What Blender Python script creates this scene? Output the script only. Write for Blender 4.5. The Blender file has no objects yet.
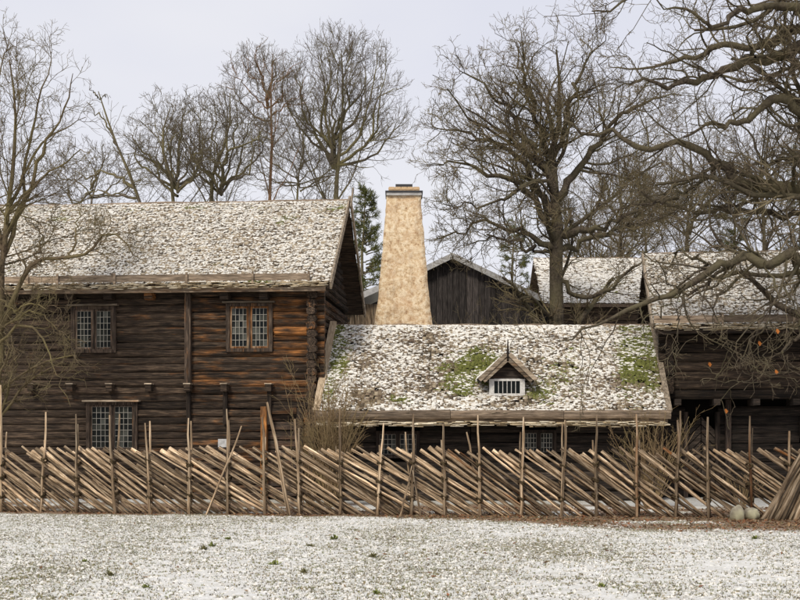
import bpy, math, random
import numpy as np
from mathutils import Vector, Matrix

rnd = random.Random(7)
R = math.radians
scene = bpy.context.scene
C = scene.collection

# ------------------------------------------------------------------ camera
CAM_H = 1.6
FPX = 1200.0            # focal length in pixels of an 800 px wide picture
HOR = 435.0             # picture row of the horizon
cam_d = bpy.data.cameras.new('camera')
cam = bpy.data.objects.new('camera', cam_d)
C.objects.link(cam)
cam.location = (0, 0, CAM_H)
cam.rotation_euler = (R(90), 0, 0)
cam_d.sensor_width = 36.0
cam_d.lens = 36.0 * FPX / 800.0
cam_d.shift_y = (HOR - 300.0) / 800.0
cam_d.clip_end = 2000
scene.camera = cam

# ------------------------------------------------------------------ sky and sun
SUN_EL, SUN_AZ = R(42), R(205)      # azimuth clockwise from +Y: high behind the camera, to the left
world = bpy.data.worlds.new('World')
scene.world = world
world.use_nodes = True
wt = world.node_tree
wt.nodes.clear()
sky = wt.nodes.new('ShaderNodeTexSky')
sky.sky_type = 'NISHITA'
sky.sun_disc = False
sky.sun_elevation = SUN_EL
sky.sun_rotation = SUN_AZ
tc = wt.nodes.new('ShaderNodeTexCoord')
mp = wt.nodes.new('ShaderNodeMapping')
mp.inputs['Scale'].default_value = (1.0, 1.0, 2.6)
cl = wt.nodes.new('ShaderNodeTexNoise')
cl.inputs['Scale'].default_value = 1.6
cl.inputs['Detail'].default_value = 5
cr = wt.nodes.new('ShaderNodeValToRGB')
cr.color_ramp.elements[0].position = 0.3
cr.color_ramp.elements[0].color = (7.0, 7.2, 8.5, 1)
cr.color_ramp.elements[1].position = 0.72
cr.color_ramp.elements[1].color = (8.7, 8.7, 9.2, 1)
mx = wt.nodes.new('ShaderNodeMixRGB')
mx.inputs[0].default_value = 0.93
bg = wt.nodes.new('ShaderNodeBackground')
bg.inputs['Strength'].default_value = 0.1
wo = wt.nodes.new('ShaderNodeOutputWorld')
L = wt.links.new
L(tc.outputs['Generated'], mp.inputs[0]); L(mp.outputs[0], cl.inputs['Vector']); L(cl.outputs['Fac'], cr.inputs[0])
L(sky.outputs[0], mx.inputs[1]); L(cr.outputs[0], mx.inputs[2]); L(mx.outputs[0], bg.inputs[0]); L(bg.outputs[0], wo.inputs[0])

sun_d = bpy.data.lights.new('sun', 'SUN')
sun_d.energy = 2.7
sun_d.angle = R(12)
sun_d.color = (1.0, 0.93, 0.82)
sun = bpy.data.objects.new('sun', sun_d)
C.objects.link(sun)
sd = Vector((math.sin(SUN_AZ) * math.cos(SUN_EL), math.cos(SUN_AZ) * math.cos(SUN_EL), math.sin(SUN_EL)))
sun.rotation_euler = sd.to_track_quat('Z', 'Y').to_euler()
sun.location = (-10, -10, 30)

scene.view_settings.view_transform = 'Standard'
scene.view_settings.look = 'None'
scene.view_settings.exposure = 0.0
scene.view_settings.gamma = 1.0


# ------------------------------------------------------------------ helpers
def at(px, py, D):
    return np.array([(px - 400.0) * D / FPX, D, CAM_H + (HOR - py) * D / FPX])


def hash2(ix, iy, seed):
    h = (ix.astype(np.int64) * 374761393 + iy.astype(np.int64) * 668265263 + seed * 1274126177) & 0xffffffff
    h = ((h ^ (h >> 13)) * 1274126177) & 0xffffffff
    return ((h ^ (h >> 16)) & 0xffff) / 65535.0


def vnoise(x, y, seed=0):
    x = np.asarray(x, float); y = np.asarray(y, float)
    ix = np.floor(x); iy = np.floor(y)
    fx = x - ix; fy = y - iy
    fx = fx * fx * (3 - 2 * fx); fy = fy * fy * (3 - 2 * fy)
    a = hash2(ix, iy, seed); b = hash2(ix + 1, iy, seed); c = hash2(ix, iy + 1, seed); d = hash2(ix + 1, iy + 1, seed)
    return (a * (1 - fx) + b * fx) * (1 - fy) + (c * (1 - fx) + d * fx) * fy


def fbm(x, y, seed=0, octv=4):
    s = 0; a = 0.5; t = 0
    for k in range(octv):
        s = s + a * vnoise(x * 2 ** k, y * 2 ** k, seed + k * 17); t += a; a *= 0.5
    return s / t


def mesh_np(name, V, F, smooth=False, attrs=None):
    """V (n,3); F list of (m,k) int arrays with k = 3 or 4"""
    if not isinstance(F, (list, tuple)):
        F = [F]
    F = [f for f in F if len(f)]
    me = bpy.data.meshes.new(name)
    V = np.ascontiguousarray(V, dtype=np.float32)
    me.vertices.add(len(V))
    me.vertices.foreach_set('co', V.ravel())
    tot = np.concatenate([np.full(len(f), f.shape[1], np.int32) for f in F])
    idx = np.concatenate([f.ravel() for f in F]).astype(np.int32)
    me.loops.add(len(idx))
    me.loops.foreach_set('vertex_index', idx)
    me.polygons.add(len(tot))
    st = np.concatenate([[0], np.cumsum(tot)[:-1]]).astype(np.int32)
    me.polygons.foreach_set('loop_start', st)
    if smooth:
        me.polygons.foreach_set('use_smooth', np.ones(len(tot), bool))
    me.update(calc_edges=True)
    if attrs:
        for k, a in attrs.items():
            a = np.ascontiguousarray(a, dtype=np.float32)
            if a.ndim == 1:
                at_ = me.attributes.new(k, 'FLOAT', 'POINT'); at_.data.foreach_set('value', a)
            else:
                at_ = me.attributes.new(k, 'FLOAT_COLOR', 'POINT')
                a4 = np.ones((len(a), 4), np.float32); a4[:, :a.shape[1]] = a
                at_.data.foreach_set('color', a4.ravel())
    return me


def link(name, me, mat=None, parent=None, kind=None, color=None, smooth=None):
    o = bpy.data.objects.new(name, me)
    C.objects.link(o)
    if mat is not None and len(me.materials) == 0:
        me.materials.append(mat)
    if parent is not None:
        o.parent = parent
    if kind:
        o['kind'] = kind
    if color is not None:
        o.color = color
    return o


def thing(name, label, cat, loc=(0, 0, 0), rz=0.0, group=None):
    o = bpy.data.objects.new(name, None)
    C.objects.link(o)
    o.empty_display_size = 0.3
    o.location = loc
    o.rotation_euler = (0, 0, rz)
    tag(o, label, cat, group)
    return o


def tag(o, label, cat, group=None):
    o['label'] = label
    o['category'] = cat
    if group:
        o['group'] = group
    return o


class G:
    """collects small solid pieces"""
    def __init__(self):
        self.v = []; self.f = []

    def box(self, x0, x1, y0, y1, z0, z1):
        b = len(self.v)
        self.v += [(x0, y0, z0), (x1, y0, z0), (x1, y1, z0), (x0, y1, z0), (x0, y0, z1), (x1, y0, z1), (x1, y1, z1), (x0, y1, z1)]
        self.f += [(b, b + 3, b + 2, b + 1), (b + 4, b + 5, b + 6, b + 7), (b, b + 1, b + 5, b + 4), (b + 1, b + 2, b + 6, b + 5), (b + 2, b + 3, b + 7, b + 6), (b + 3, b, b + 4, b + 7)]
        return self

    def beam(self, p, q, w, h, up=(0, 0, 1)):
        """rectangular bar from p to q; w across, h along up"""
        p = Vector(p); q = Vector(q); d = (q - p).normalized(); up = Vector(up)
        s = d.cross(up).normalized(); u = s.cross(d).normalized()
        b = len(self.v)
        for c in (p, q):
            for a, e in ((-1, -1), (1, -1), (1, 1), (-1, 1)):
                self.v.append(tuple(c + s * (a * w / 2) + u * (e * h / 2)))
        self.f += [(b, b + 1, b + 2, b + 3), (b + 7, b + 6, b + 5, b + 4)]
        for k in range(4):
            k2 = (k + 1) % 4
            self.f.append((b + k, b + 4 + k, b + 4 + k2, b + k2))
        return self

    def poly(self, pts, ext):
        """flat polygon extruded by vector ext"""
        b = len(self.v); n = len(pts)
        self.v += [tuple(p) for p in pts]
        self.v += [tuple(np.array(p) + np.array(ext)) for p in pts]
        self.f.append(tuple(range(b, b + n)))
        self.f.append(tuple(range(b + 2 * n - 1, b + n - 1, -1)))
        for k in range(n):
            k2 = (k + 1) % n
            self.f.append((b + k, b + n + k, b + n + k2, b + k2))
        return self

    def tube(self, pts, rad, sides=8, seed=0, jit=0.0, flat=1.0):
        r_ = random.Random(seed)
        pts = [Vector(p) for p in pts]
        b = len(self.v); n = len(pts)
        ref = Vector((0, 0, 1)) if abs((pts[-1] - pts[0]).normalized().z) < 0.8 else Vector((1, 0, 0))
        for i, p in enumerate(pts):
            d = (pts[min(i + 1, n - 1)] - pts[max(i - 1, 0)]).normalized()
            s = d.cross(ref).normalized(); u = s.cross(d)
            rr = rad[i] if hasattr(rad, '__len__') else rad
            for k in range(sides):
                a = 2 * math.pi * k / sides
                q = rr * (1 + r_.uniform(-jit, jit))
                self.v.append(tuple(p + s * (math.cos(a) * q) + u * (math.sin(a) * q * flat)))
        for i in range(n - 1):
            for k in range(sides):
                k2 = (k + 1) % sides
                self.f.append((b + i * sides + k, b + i * sides + k2, b + (i + 1) * sides + k2, b + (i + 1) * sides + k))
        self.f.append(tuple(b + k for k in range(sides - 1, -1, -1)))
        self.f.append(tuple(b + (n - 1) * sides + k for k in range(sides)))
        return self

    def mesh(self, name, smooth=False):
        me = bpy.data.meshes.new(name)
        me.from_pydata(self.v, [], self.f)
        if smooth:
            me.polygons.foreach_set('use_smooth', [True] * len(me.polygons))
        me.update()
        return me

    def build(self, name, mat, parent=None, color=None, smooth=False, kind=None):
        return link(name, self.mesh(name, smooth), mat, parent, kind, color)


# ------------------------------------------------------------------ materials
class NT:
    def __init__(self, name, rough=0.85, spec=0.25):
        self.m = bpy.data.materials.new(name)
        self.m.use_nodes = True
        self.t = self.m.node_tree
        self.b = self.t.nodes['Principled BSDF']
        self.b.inputs['Roughness'].default_value = rough
        self.b.inputs['Specular IOR Level'].default_value = spec

    def n(self, kind, **kw):
        nd = self.t.nodes.new(kind)
        for k, v in kw.items():
            setattr(nd, k, v)
        return nd

    def l(self, a, b):
        self.t.links.new(a, b)

    def coord(self, kind='Object', scale=(1, 1, 1), loc_rand=False):
        c = self.n('ShaderNodeTexCoord'); m = self.n('ShaderNodeMapping')
        m.inputs['Scale'].default_value = scale
        self.l(c.outputs[kind], m.inputs[0])
        if loc_rand:
            oi = self.n('ShaderNodeObjectInfo'); mu = self.n('ShaderNodeVectorMath', operation='SCALE')
            mu.inputs[0].default_value = (37, 53, 91)
            self.l(oi.outputs['Random'], mu.inputs['Scale']); self.l(mu.outputs[0], m.inputs['Location'])
        return m.outputs[0]

    def noise(self, vec, scale, detail=4, rough=0.55):
        nd = self.n('ShaderNodeTexNoise')
        nd.inputs['Scale'].default_value = scale; nd.inputs['Detail'].default_value = detail; nd.inputs['Roughness'].default_value = rough
        if vec is not None:
            self.l(vec, nd.inputs['Vector'])
        return nd.outputs['Fac']

    def ramp(self, fac, stops):
        r_ = self.n('ShaderNodeValToRGB')
        el = r_.color_ramp.elements
        while len(el) < len(stops):
            el.new(0.5)
        for e, (p, c) in zip(el, stops):
            e.position = p
            e.color = (c, c, c, 1) if not hasattr(c, '__len__') else (*c, 1)
        self.l(fac, r_.inputs[0])
        return r_.outputs[0]

    def mix(self, fac, a, b, mode='MIX'):
        m = self.n('ShaderNodeMixRGB', blend_type=mode)
        for s, v in ((0, fac), (1, a), (2, b)):
            if isinstance(v, (int, float)):
                m.inputs[s].default_value = v if s == 0 else (v, v, v, 1)
            elif hasattr(v, '__len__'):
                m.inputs[s].default_value = (*v, 1)
            else:
                self.l(v, m.inputs[s])
        return m.outputs[0]

    def math(self, op, a, b=0.0, clamp=False):
        m = self.n('ShaderNodeMath', operation=op, use_clamp=clamp)
        for s, v in ((0, a), (1, b)):
            if isinstance(v, (int, float)):
                m.inputs[s].default_value = v
            else:
                self.l(v, m.inputs[s])
        return m.outputs[0]

    def objcol(self):
        oi = self.n('ShaderNodeObjectInfo'); s = self.n('ShaderNodeSeparateColor')
        self.l(oi.outputs['Color'], s.inputs[0])
        return s.outputs[0], s.outputs[1], s.outputs[2], oi.outputs['Random']

    def attr(self, name):
        a = self.n('ShaderNodeAttribute', attribute_name=name)
        return a

    def col(self, c):
        if hasattr(c, '__len__'):
            self.b.inputs['Base Color'].default_value = (*c, 1)
        else:
            self.l(c, self.b.inputs['Base Color'])

    def bump(self, h, strength=0.5, dist=0.02):
        b = self.n('ShaderNodeBump')
        b.inputs['Strength'].default_value = strength; b.inputs['Distance'].default_value = dist
        self.l(h, b.inputs['Height']); self.l(b.outputs[0], self.b.inputs['Normal'])


def wood(name, axis, dark, mid, light, warm, rough=0.85, grain=16.0, bump=0.7, rand=True, crack=0.5):
    """weathered timber; object colour r = amount of fresh orange wood, g = lightness"""
    ax = 'xyz'.index(axis)
    def sc(across, along):
        q = [across] * 3; q[ax] = along
        return tuple(q)
    t = NT(name, rough)
    w, g, _, r_ = t.objcol()
    v = t.coord('Object', sc(grain * 2.2, grain * 0.17), rand)
    n1 = t.noise(v, 1.0, 7, 0.68)
    n2 = t.noise(t.coord('Object', sc(7.0, 1.5), rand), 1.0, 5, 0.62)
    n3 = t.noise(t.coord('Object', sc(5.0, 1.1), rand), 2.3, 4, 0.6)
    n4 = t.noise(t.coord('Object', sc(26.0, 0.9), rand), 1.0, 2, 0.5)
    base = t.ramp(n1, [(0.3, dark), (0.5, mid), (0.7, light)])
    wm = t.math('ADD', n2, t.math('MULTIPLY', t.math('SUBTRACT', w, 0.5), 0.5))
    wm = t.ramp(wm, [(0.5, 0.0), (0.74, 1.0)])
    wc = t.ramp(n1, [(0.34, tuple(c * 0.16 for c in warm)), (0.52, tuple(c * 0.55 for c in warm)), (0.66, warm)])
    c = t.mix(wm, base, wc)
    tone = t.math('MULTIPLY', t.math('ADD', 0.6, t.math('MULTIPLY', r_, 0.8)), t.math('MULTIPLY', g, 2.0))
    tone = t.math('MULTIPLY', tone, t.ramp(n3, [(0.3, 0.55), (0.52, 1.0), (0.72, 1.35)]))
    ck = t.ramp(n4, [(0.36, 1.0 - crack), (0.42, 1.0)])
    tone = t.math('MULTIPLY', tone, ck)
    gr = t.n('ShaderNodeCombineColor')
    for k in range(3):
        t.l(tone, gr.inputs[k])
    c = t.mix(1.0, c, gr.outputs[0], 'MULTIPLY')
    t.col(c)
    t.bump(t.math('ADD', n1, t.math('MULTIPLY', ck, 0.6)), bump, 0.03)
    return t.m


M = {}
LOGC = ((0.015, 0.011, 0.008), (0.050, 0.034, 0.023), (0.165, 0.115, 0.075))
M['log_x'] = wood('log timber x', 'x', *LOGC, (0.46, 0.19, 0.055), crack=0.6)
M['log_y'] = wood('log timber y', 'y', *LOGC, (0.40, 0.17, 0.055), crack=0.75)
M['log_z'] = wood('post timber', 'z', (0.012, 0.009, 0.007), (0.06, 0.042, 0.03), (0.16, 0.118, 0.085), (0.48, 0.20, 0.055))
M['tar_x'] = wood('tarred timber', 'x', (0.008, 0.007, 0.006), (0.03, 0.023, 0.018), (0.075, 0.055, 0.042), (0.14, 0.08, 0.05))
M['tar_z'] = wood('tarred board', 'z', (0.010, 0.008, 0.007), (0.033, 0.024, 0.019), (0.075, 0.055, 0.042), (0.13, 0.07, 0.04))
M['barn_z'] = wood('barn board', 'z', (0.014, 0.012, 0.011), (0.036, 0.030, 0.027), (0.075, 0.063, 0.056), (0.08, 0.06, 0.05))
M['pale_x'] = wood('weathered board', 'x', (0.09, 0.068, 0.045), (0.28, 0.22, 0.155), (0.50, 0.42, 0.32), (0.44, 0.22, 0.09))
M['pale_z'] = wood('weathered stake', 'z', (0.06, 0.038, 0.021), (0.29, 0.203, 0.122), (0.68, 0.55, 0.39), (0.42, 0.17, 0.05), crack=0.6)
M['eave_x'] = wood('eave board', 'x', (0.07, 0.052, 0.036), (0.20, 0.15, 0.105), (0.36, 0.285, 0.205), (0.38, 0.20, 0.085), crack=0.3)
M['barge'] = wood('barge board', 'y', (0.14, 0.11, 0.08), (0.32, 0.255, 0.18), (0.5, 0.42, 0.32), (0.36, 0.22, 0.11), crack=0.3)

t = NT('interior dark', 0.95, 0.05); t.col((0.008, 0.007, 0.006)); M['core'] = t.m
t = NT('lead lattice', 0.6, 0.4); t.col((0.34, 0.32, 0.27)); M['lead'] = t.m
t = NT('window glass', 0.3, 0.15)
n = t.attr('tone').outputs['Fac']
t.col(t.ramp(n, [(0.35, (0.006, 0.008, 0.008)), (0.6, (0.017, 0.018, 0.014)), (0.85, (0.045, 0.047, 0.038)), (1.0, (0.11, 0.112, 0.095))])); t.bump(t.noise(t.coord('Object'), 5.0, 1), 0.25, 0.05); M['glass'] = t.m
t = NT('white paint', 0.6, 0.3)
t.col(t.ramp(t.noise(t.coord('Object'), 14, 4), [(0.3, (0.40, 0.38, 0.34)), (0.55, (0.64, 0.62, 0.58))])); M['white'] = t.m
t = NT('grey paint', 0.7, 0.2)
t.col(t.ramp(t.noise(t.coord('Object'), 5, 5), [(0.3, (0.24, 0.23, 0.22)), (0.6, (0.46, 0.45, 0.43))])); M['greypaint'] = t.m
t = NT('sawn board', 0.85, 0.15)
v = t.coord('Object', (14, 2, 2)); n = t.noise(v, 2.0, 5, 0.6)
t.col(t.ramp(n, [(0.3, (0.26, 0.19, 0.12)), (0.5, (0.42, 0.32, 0.21)), (0.7, (0.56, 0.45, 0.31))])); t.bump(n, 0.4, 0.02); M['sawn'] = t.m
t = NT('faded notice', 0.7, 0.2)
t.col(t.ramp(t.noise(t.coord('Object'), 12, 4), [(0.35, (0.36, 0.36, 0.35)), (0.6, (0.56, 0.56, 0.55))])); M['notice'] = t.m
t = NT('iron', 0.5, 0.4); t.col((0.025, 0.026, 0.03)); M['iron'] = t.m

# roof shingles: attributes tone, snow, moss per piece
t = NT('shingle', 0.95, 0.1)
tone = t.attr('tone').outputs['Fac']; sn = t.attr('snow').outputs['Fac']; ms = t.attr('moss').outputs['Fac']
c = t.ramp(tone, [(0.0, (0.07, 0.055, 0.037)), (0.5, (0.22, 0.17, 0.115)), (1.0, (0.40, 0.33, 0.23))])
v = t.coord('Object')
nf = t.noise(v, 26, 4)
c = t.mix(t.ramp(t.math('ADD', ms, t.math('MULTIPLY', t.math('SUBTRACT', nf, 0.5), 0.9)), [(0.45, 0.0), (0.62, 1.0)]), c,
          t.ramp(nf, [(0.3, (0.05, 0.055, 0.018)), (0.65, (0.19, 0.20, 0.055))]))
nf2 = t.noise(v, 32, 6, 0.75)
geo = t.n('ShaderNodeNewGeometry'); sx = t.n('ShaderNodeSeparateXYZ'); t.l(geo.outputs['Normal'], sx.inputs[0])
upw = t.ramp(sx.outputs[2], [(0.45, 0.0), (0.7, 1.0)])
sf = t.math('MULTIPLY', upw, t.ramp(t.math('ADD', sn, t.math('MULTIPLY', t.math('SUBTRACT', nf2, 0.5), 1.5)), [(0.42, 0.0), (0.66, 1.0)]))
c = t.mix(sf, c, t.ramp(nf, [(0.3, (0.58, 0.54, 0.45)), (0.6, (0.79, 0.76, 0.68))]))
t.col(c); t.bump(nf2, 0.5, 0.03); M['shingle'] = t.m

t = NT('snow', 0.8, 0.2)
n = t.noise(t.coord('Object'), 30, 3)
t.col(t.ramp(n, [(0.3, (0.58, 0.54, 0.45)), (0.5, (0.76, 0.73, 0.66)), (0.65, (0.83, 0.81, 0.76))])); t.bump(n, 0.3, 0.02); M['snow'] = t.m
t = NT('moss', 0.95, 0.05)
n = t.noise(t.coord('Object'), 25, 4)
t.col(t.ramp(n, [(0.3, (0.05, 0.058, 0.014)), (0.5, (0.14, 0.15, 0.042)), (0.7, (0.32, 0.31, 0.11))])); t.bump(n, 0.7, 0.03); M['moss'] = t.m
t = NT('debris', 0.95, 0.05)
n = t.noise(t.coord('Object'), 18, 4)
t.col(t.ramp(n, [(0.3, (0.05, 0.035, 0.025)), (0.65, (0.19, 0.14, 0.10))])); t.bump(n, 0.7, 0.03); M['debris'] = t.m
t = NT('birch bark', 0.9, 0.15)
tone = t.attr('tone').outputs['Fac']
t.col(t.ramp(tone, [(0.0, (0.24, 0.17, 0.09)), (0.35, (0.52, 0.42, 0.27)), (1.0, (0.80, 0.73, 0.58))])); M['bark_fringe'] = t.m

t = NT('lime plaster', 0.95, 0.1)
v = t.coord('Object')
n1 = t.noise(v, 2.0, 6, 0.65); n2 = t.noise(v, 9.0, 6, 0.7); n3 = t.noise(t.coord('Object', (5, 5, 1.4)), 1.0, 5, 0.6)
c = t.ramp(n2, [(0.32, (0.36, 0.22, 0.125)), (0.45, (0.65, 0.48, 0.29)), (0.58, (0.82, 0.68, 0.48))])
c = t.mix(t.ramp(n1, [(0.5, 0.0), (0.66, 0.6)]), c, (0.55, 0.35, 0.20))
c = t.mix(t.ramp(n3, [(0.56, 0.0), (0.74, 0.55)]), c, (0.30, 0.19, 0.11))
c = t.mix(t.ramp(t.noise(v, 30, 4, 0.7), [(0.56, 0.0), (0.66, 0.7)]), c, (0.28, 0.15, 0.075))
t.col(c); t.bump(n2, 0.8, 0.05); M['plaster'] = t.m
t = NT('chimney brick', 0.9, 0.1)
br = t.n('ShaderNodeTexNoise'); br.inputs['Scale'].default_value = 9
t.col(t.ramp(br.outputs['Fac'], [(0.35, (0.4, 0.26, 0.14)), (0.65, (0.7, 0.52, 0.32))])); M['brick'] = t.m


def bark(name, dark, light, lichen, amount):
    t = NT(name, 0.95, 0.08)
    v = t.coord('Object')
    n1 = t.noise(v, 14, 4); n2 = t.noise(v, 1.3, 3)
    c = t.ramp(n1, [(0.3, dark), (0.7, light)])
    c = t.mix(t.ramp(n2, [(0.5 - amount * 0.25, 0.0), (0.75 - amount * 0.25, 0.85)]), c, lichen)
    t.col(c); t.bump(n1, 0.7, 0.04)
    return t.m


M['bark'] = bark('grey bark', (0.06, 0.05, 0.038), (0.20, 0.165, 0.12), (0.19, 0.165, 0.075), 0.55)
M['oak'] = bark('oak bark', (0.028, 0.022, 0.017), (0.12, 0.096, 0.07), (0.115, 0.10, 0.058), 0.45)
M['apple'] = bark('fruit tree bark', (0.05, 0.036, 0.024), (0.18, 0.135, 0.085), (0.18, 0.15, 0.07), 0.5)
M['pinebark'] = bark('pine bark', (0.16, 0.085, 0.045), (0.33, 0.20, 0.115), (0.20, 0.16, 0.10), 0.2)
M['twig'] = bark('twigs', (0.09, 0.073, 0.058), (0.20, 0.165, 0.125), (0.17, 0.14, 0.08), 0.4)
M['oaktwig'] = bark('oak twigs', (0.075, 0.057, 0.037), (0.22, 0.17, 0.11), (0.20, 0.165, 0.085), 0.5)
M['paletwig'] = bark('pale oak twigs', (0.065, 0.05, 0.036), (0.21, 0.166, 0.115), (0.19, 0.16, 0.095), 0.45)
M['drytwig'] = bark('dry shrub stems', (0.14, 0.09, 0.045), (0.36, 0.26, 0.15), (0.24, 0.19, 0.09), 0.3)

M['withy'] = bark('withy bindings', (0.03, 0.02, 0.014), (0.11, 0.075, 0.045), (0.08, 0.06, 0.03), 0.2)
t = NT('needles', 0.8, 0.2)
t.col(t.ramp(t.attr('tone').outputs['Fac'], [(0, (0.045, 0.055, 0.018)), (1, (0.17, 0.175, 0.05))])); M['needle'] = t.m
t = NT('blades', 0.8, 0.15)
t.l(t.attr('col').outputs['Color'], t.b.inputs['Base Color']); M['blade'] = t.m

t = NT('stone', 0.9, 0.15)
v = t.coord('Object'); n = t.noise(v, 6, 6, 0.65)
t.col(t.mix(t.ramp(t.noise(v, 2.2, 3), [(0.45, 0), (0.62, 0.9)]), t.ramp(n, [(0.3, (0.16, 0.14, 0.105)), (0.7, (0.42, 0.38, 0.29))]), (0.36, 0.34, 0.22)))
t.bump(n, 0.5, 0.03); M['stone'] = t.m

# ground: snow dusting over short grass, leaf litter near the fence
t = NT('snowy lawn', 0.9, 0.15)
v = t.coord('Object')
lit = t.attr('litter').outputs['Fac']; bare = t.attr('bare').outputs['Fac']
nA = t.noise(v, 26, 5, 0.65); nB = t.noise(v, 9, 4); nC = t.noise(v, 60, 3)
grass = t.ramp(nC, [(0.3, (0.06, 0.05, 0.03)), (0.5, (0.18, 0.155, 0.075)), (0.7, (0.31, 0.27, 0.13))])
leafc = t.ramp(nC, [(0.3, (0.06, 0.035, 0.02)), (0.5, (0.19, 0.105, 0.05)), (0.72, (0.36, 0.22, 0.11))])
grass = t.mix(t.ramp(lit, [(0.15, 0.0), (0.5, 1.0)]), grass, leafc)
snowc = t.ramp(nB, [(0.3, (0.54, 0.525, 0.47)), (0.5, (0.66, 0.65, 0.605)), (0.68, (0.75, 0.745, 0.72))])
k = t.math('ADD', t.math('ADD', nA, bare), t.math('MULTIPLY', t.math('SUBTRACT', nB, 0.5), 0.22))
t.col(t.mix(t.ramp(k, [(0.54, 0.0), (0.62, 0.9)]), snowc, grass))
t.bump(nA, 0.6, 0.03); M['ground'] = t.m


# ------------------------------------------------------------------ ground
def graded(lo, a, b, hi, step, grow=1.25):
    mid = list(np.arange(a, b + step * 0.5, step))
    out = []; x = mid[-1]; s = step
    while x < hi:
        s *= grow; x += s; out.append(x)
    pre = []; x = mid[0]; s = step
    while x > lo:
        s *= grow; x -= s; pre.append(x)
    return np.array(pre[::-1] + mid + out)


def litter(x, y):
    f = 24.9 - (x + 8.3) * (1.9 / 16.0)           # fence line
    d = f - y                                     # metres in front of the fence
    wdt = 0.45 + 2.6 * np.clip((x + 0.5) / 5.0, 0, 1)
    n_ = fbm(x * 0.7, y * 0.5, 5)
    front = np.clip(1.15 - np.abs(d - wdt * 0.35) / (wdt * 0.9), 0, 1) * np.clip(n_ * 2.2 - 0.2, 0, 1)
    behind = np.clip((-d + 0.1) / 0.3, 0, 1) * np.clip((4.5 + d) / 1.0, 0, 1) * np.clip(fbm(x * 1.5, y * 1.1, 8) * 2.6 - 0.7, 0, 1)
    return np.maximum(front, behind * 0.75)


gx = graded(-420, -9.5, 9.5, 420, 0.075)
gy = graded(-60, 9.5, 26.0, 900, 0.07)
X, Y = np.meshgrid(gx, gy)
dense = np.clip(1 - np.maximum(np.abs(X) - 10, 0) / 6, 0, 1) * np.clip((Y - 3) / 5, 0, 1) * np.clip((27 - Y) / 2, 0, 1)
Z = ((fbm(X * 1.1, Y * 1.1, 11) - 0.5) * 0.05 + (fbm(X * 6, Y * 6, 21, 3) - 0.5) * 0.045) * dense
nx, ny = len(gx), len(gy)
ii = np.arange(nx * ny).reshape(ny, nx)
F = np.stack([ii[:-1, :-1], ii[:-1, 1:], ii[1:, 1:], ii[1:, :-1]], -1).reshape(-1, 4)
lt = litter(X, Y)
br_ = (fbm(X * 0.5, Y * 0.35, 31) - 0.5) * 0.34 + lt * 0.42 - 0.005
ground = link('lawn', mesh_np('lawn', np.stack([X, Y, Z], -1).reshape(-1, 3), F, True, {'litter': lt.ravel(), 'bare': br_.ravel()}), M['ground'], kind='structure')


def gz(x, y):
    return ((fbm(x * 1.1, y * 1.1, 11) - 0.5) * 0.05 + (fbm(x * 6, y * 6, 21, 3) - 0.5) * 0.045) * np.clip((27 - y) / 2, 0, 1)


# grass blades and little snow lumps
ng = np.random.default_rng(3)


def lawn_points(n, clump):
    y = 9.8 + 14.2 * ng.random(n * 3) ** 1.15
    x = (ng.random(n * 3) * 2 - 1) * (y * 0.345 + 0.5)
    keep = 0.6 * fbm(x * 1.7, y * 1.2, 41) + 0.45 * fbm(x * 0.5, y * 0.35, 31) + 0.35 * fbm(x * 9, y * 9, 43, 2) > clump + 0.03 + 0.1 * ng.standard_normal(n * 3)
    x = x[keep][:n]; y = y[keep][:n]
    return x, y


x, y = lawn_points(54000, 0.56)
x = np.repeat(x, 3) + ng.normal(0, 0.006, 3 * len(x)); y = np.repeat(y, 3) + ng.normal(0, 0.006, len(x))
n = len(x); z = gz(x, y)
h = ng.uniform(0.006, 0.027, n); w = ng.uniform(0.002, 0.0065, n); a = ng.normal(0, 0.6, n); ln = ng.uniform(0.2, 1.4, n) * h; la = ng.uniform(0, 6.283, n)
P0 = np.stack([x - np.cos(a) * w, y - np.sin(a) * w, z - 0.005], -1)
P1 = np.stack([x + np.cos(a) * w, y + np.sin(a) * w, z - 0.005], -1)
P2 = np.stack([x + np.cos(la) * ln, y + np.sin(la) * ln, z + h], -1)
V = np.stack([P0, P1, P2], 1).reshape(-1, 3)
pal = np.array([(0.075, 0.065, 0.045), (0.14, 0.118, 0.07), (0.21, 0.19, 0.085), (0.29, 0.23, 0.13), (0.15, 0.165, 0.05)])
cc = np.repeat(pal[ng.integers(0, 5, n // 3)], 3, 0) * ng.uniform(0.7, 1.3, (n, 1))
o = link('grass', mesh_np('grass', V, np.arange(3 * n).reshape(-1, 3), False, {'col': np.repeat(cc, 3, 0)}), M['blade'], kind='stuff')
tag(o, 'short winter grass poking through the snow on the lawn', 'grass')


def scatter_blobs(P, U, Vv, N, su, sv, sh, seed, k=6):
    """low uneven domes at points P in frames U,Vv,N; returns V,F"""
    g = np.random.default_rng(seed)
    n = len(P)
    ang = np.arange(k) * 2 * np.pi / k
    rot = g.uniform(0, 6.28, n)[:, None]
    j0 = g.uniform(0.6, 1.35, (n, k))
    ca = np.cos(ang + rot); sa = np.sin(ang + rot)
    out = (P[:, None, :] + U[:, None, :] * (ca * j0 * su[:, None])[..., None] + Vv[:, None, :] * (sa * j0 * sv[:, None])[..., None]
           - N[:, None, :] * (0.15 * sh[:, None] * np.ones_like(j0))[..., None])
    top = (P + N * sh[:, None] + U * (su * g.uniform(-.3, .3, n))[:, None])[:, None, :]
    V = np.concatenate([out, top], 1).reshape(-1, 3)
    b = (np.arange(n) * (k + 1))[:, None]
    r = np.arange(k); r2 = (r + 1) % k
    return V, [np.stack([b + r, b + r2, b + k + 0 * r], -1).reshape(-1, 3)]


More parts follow.
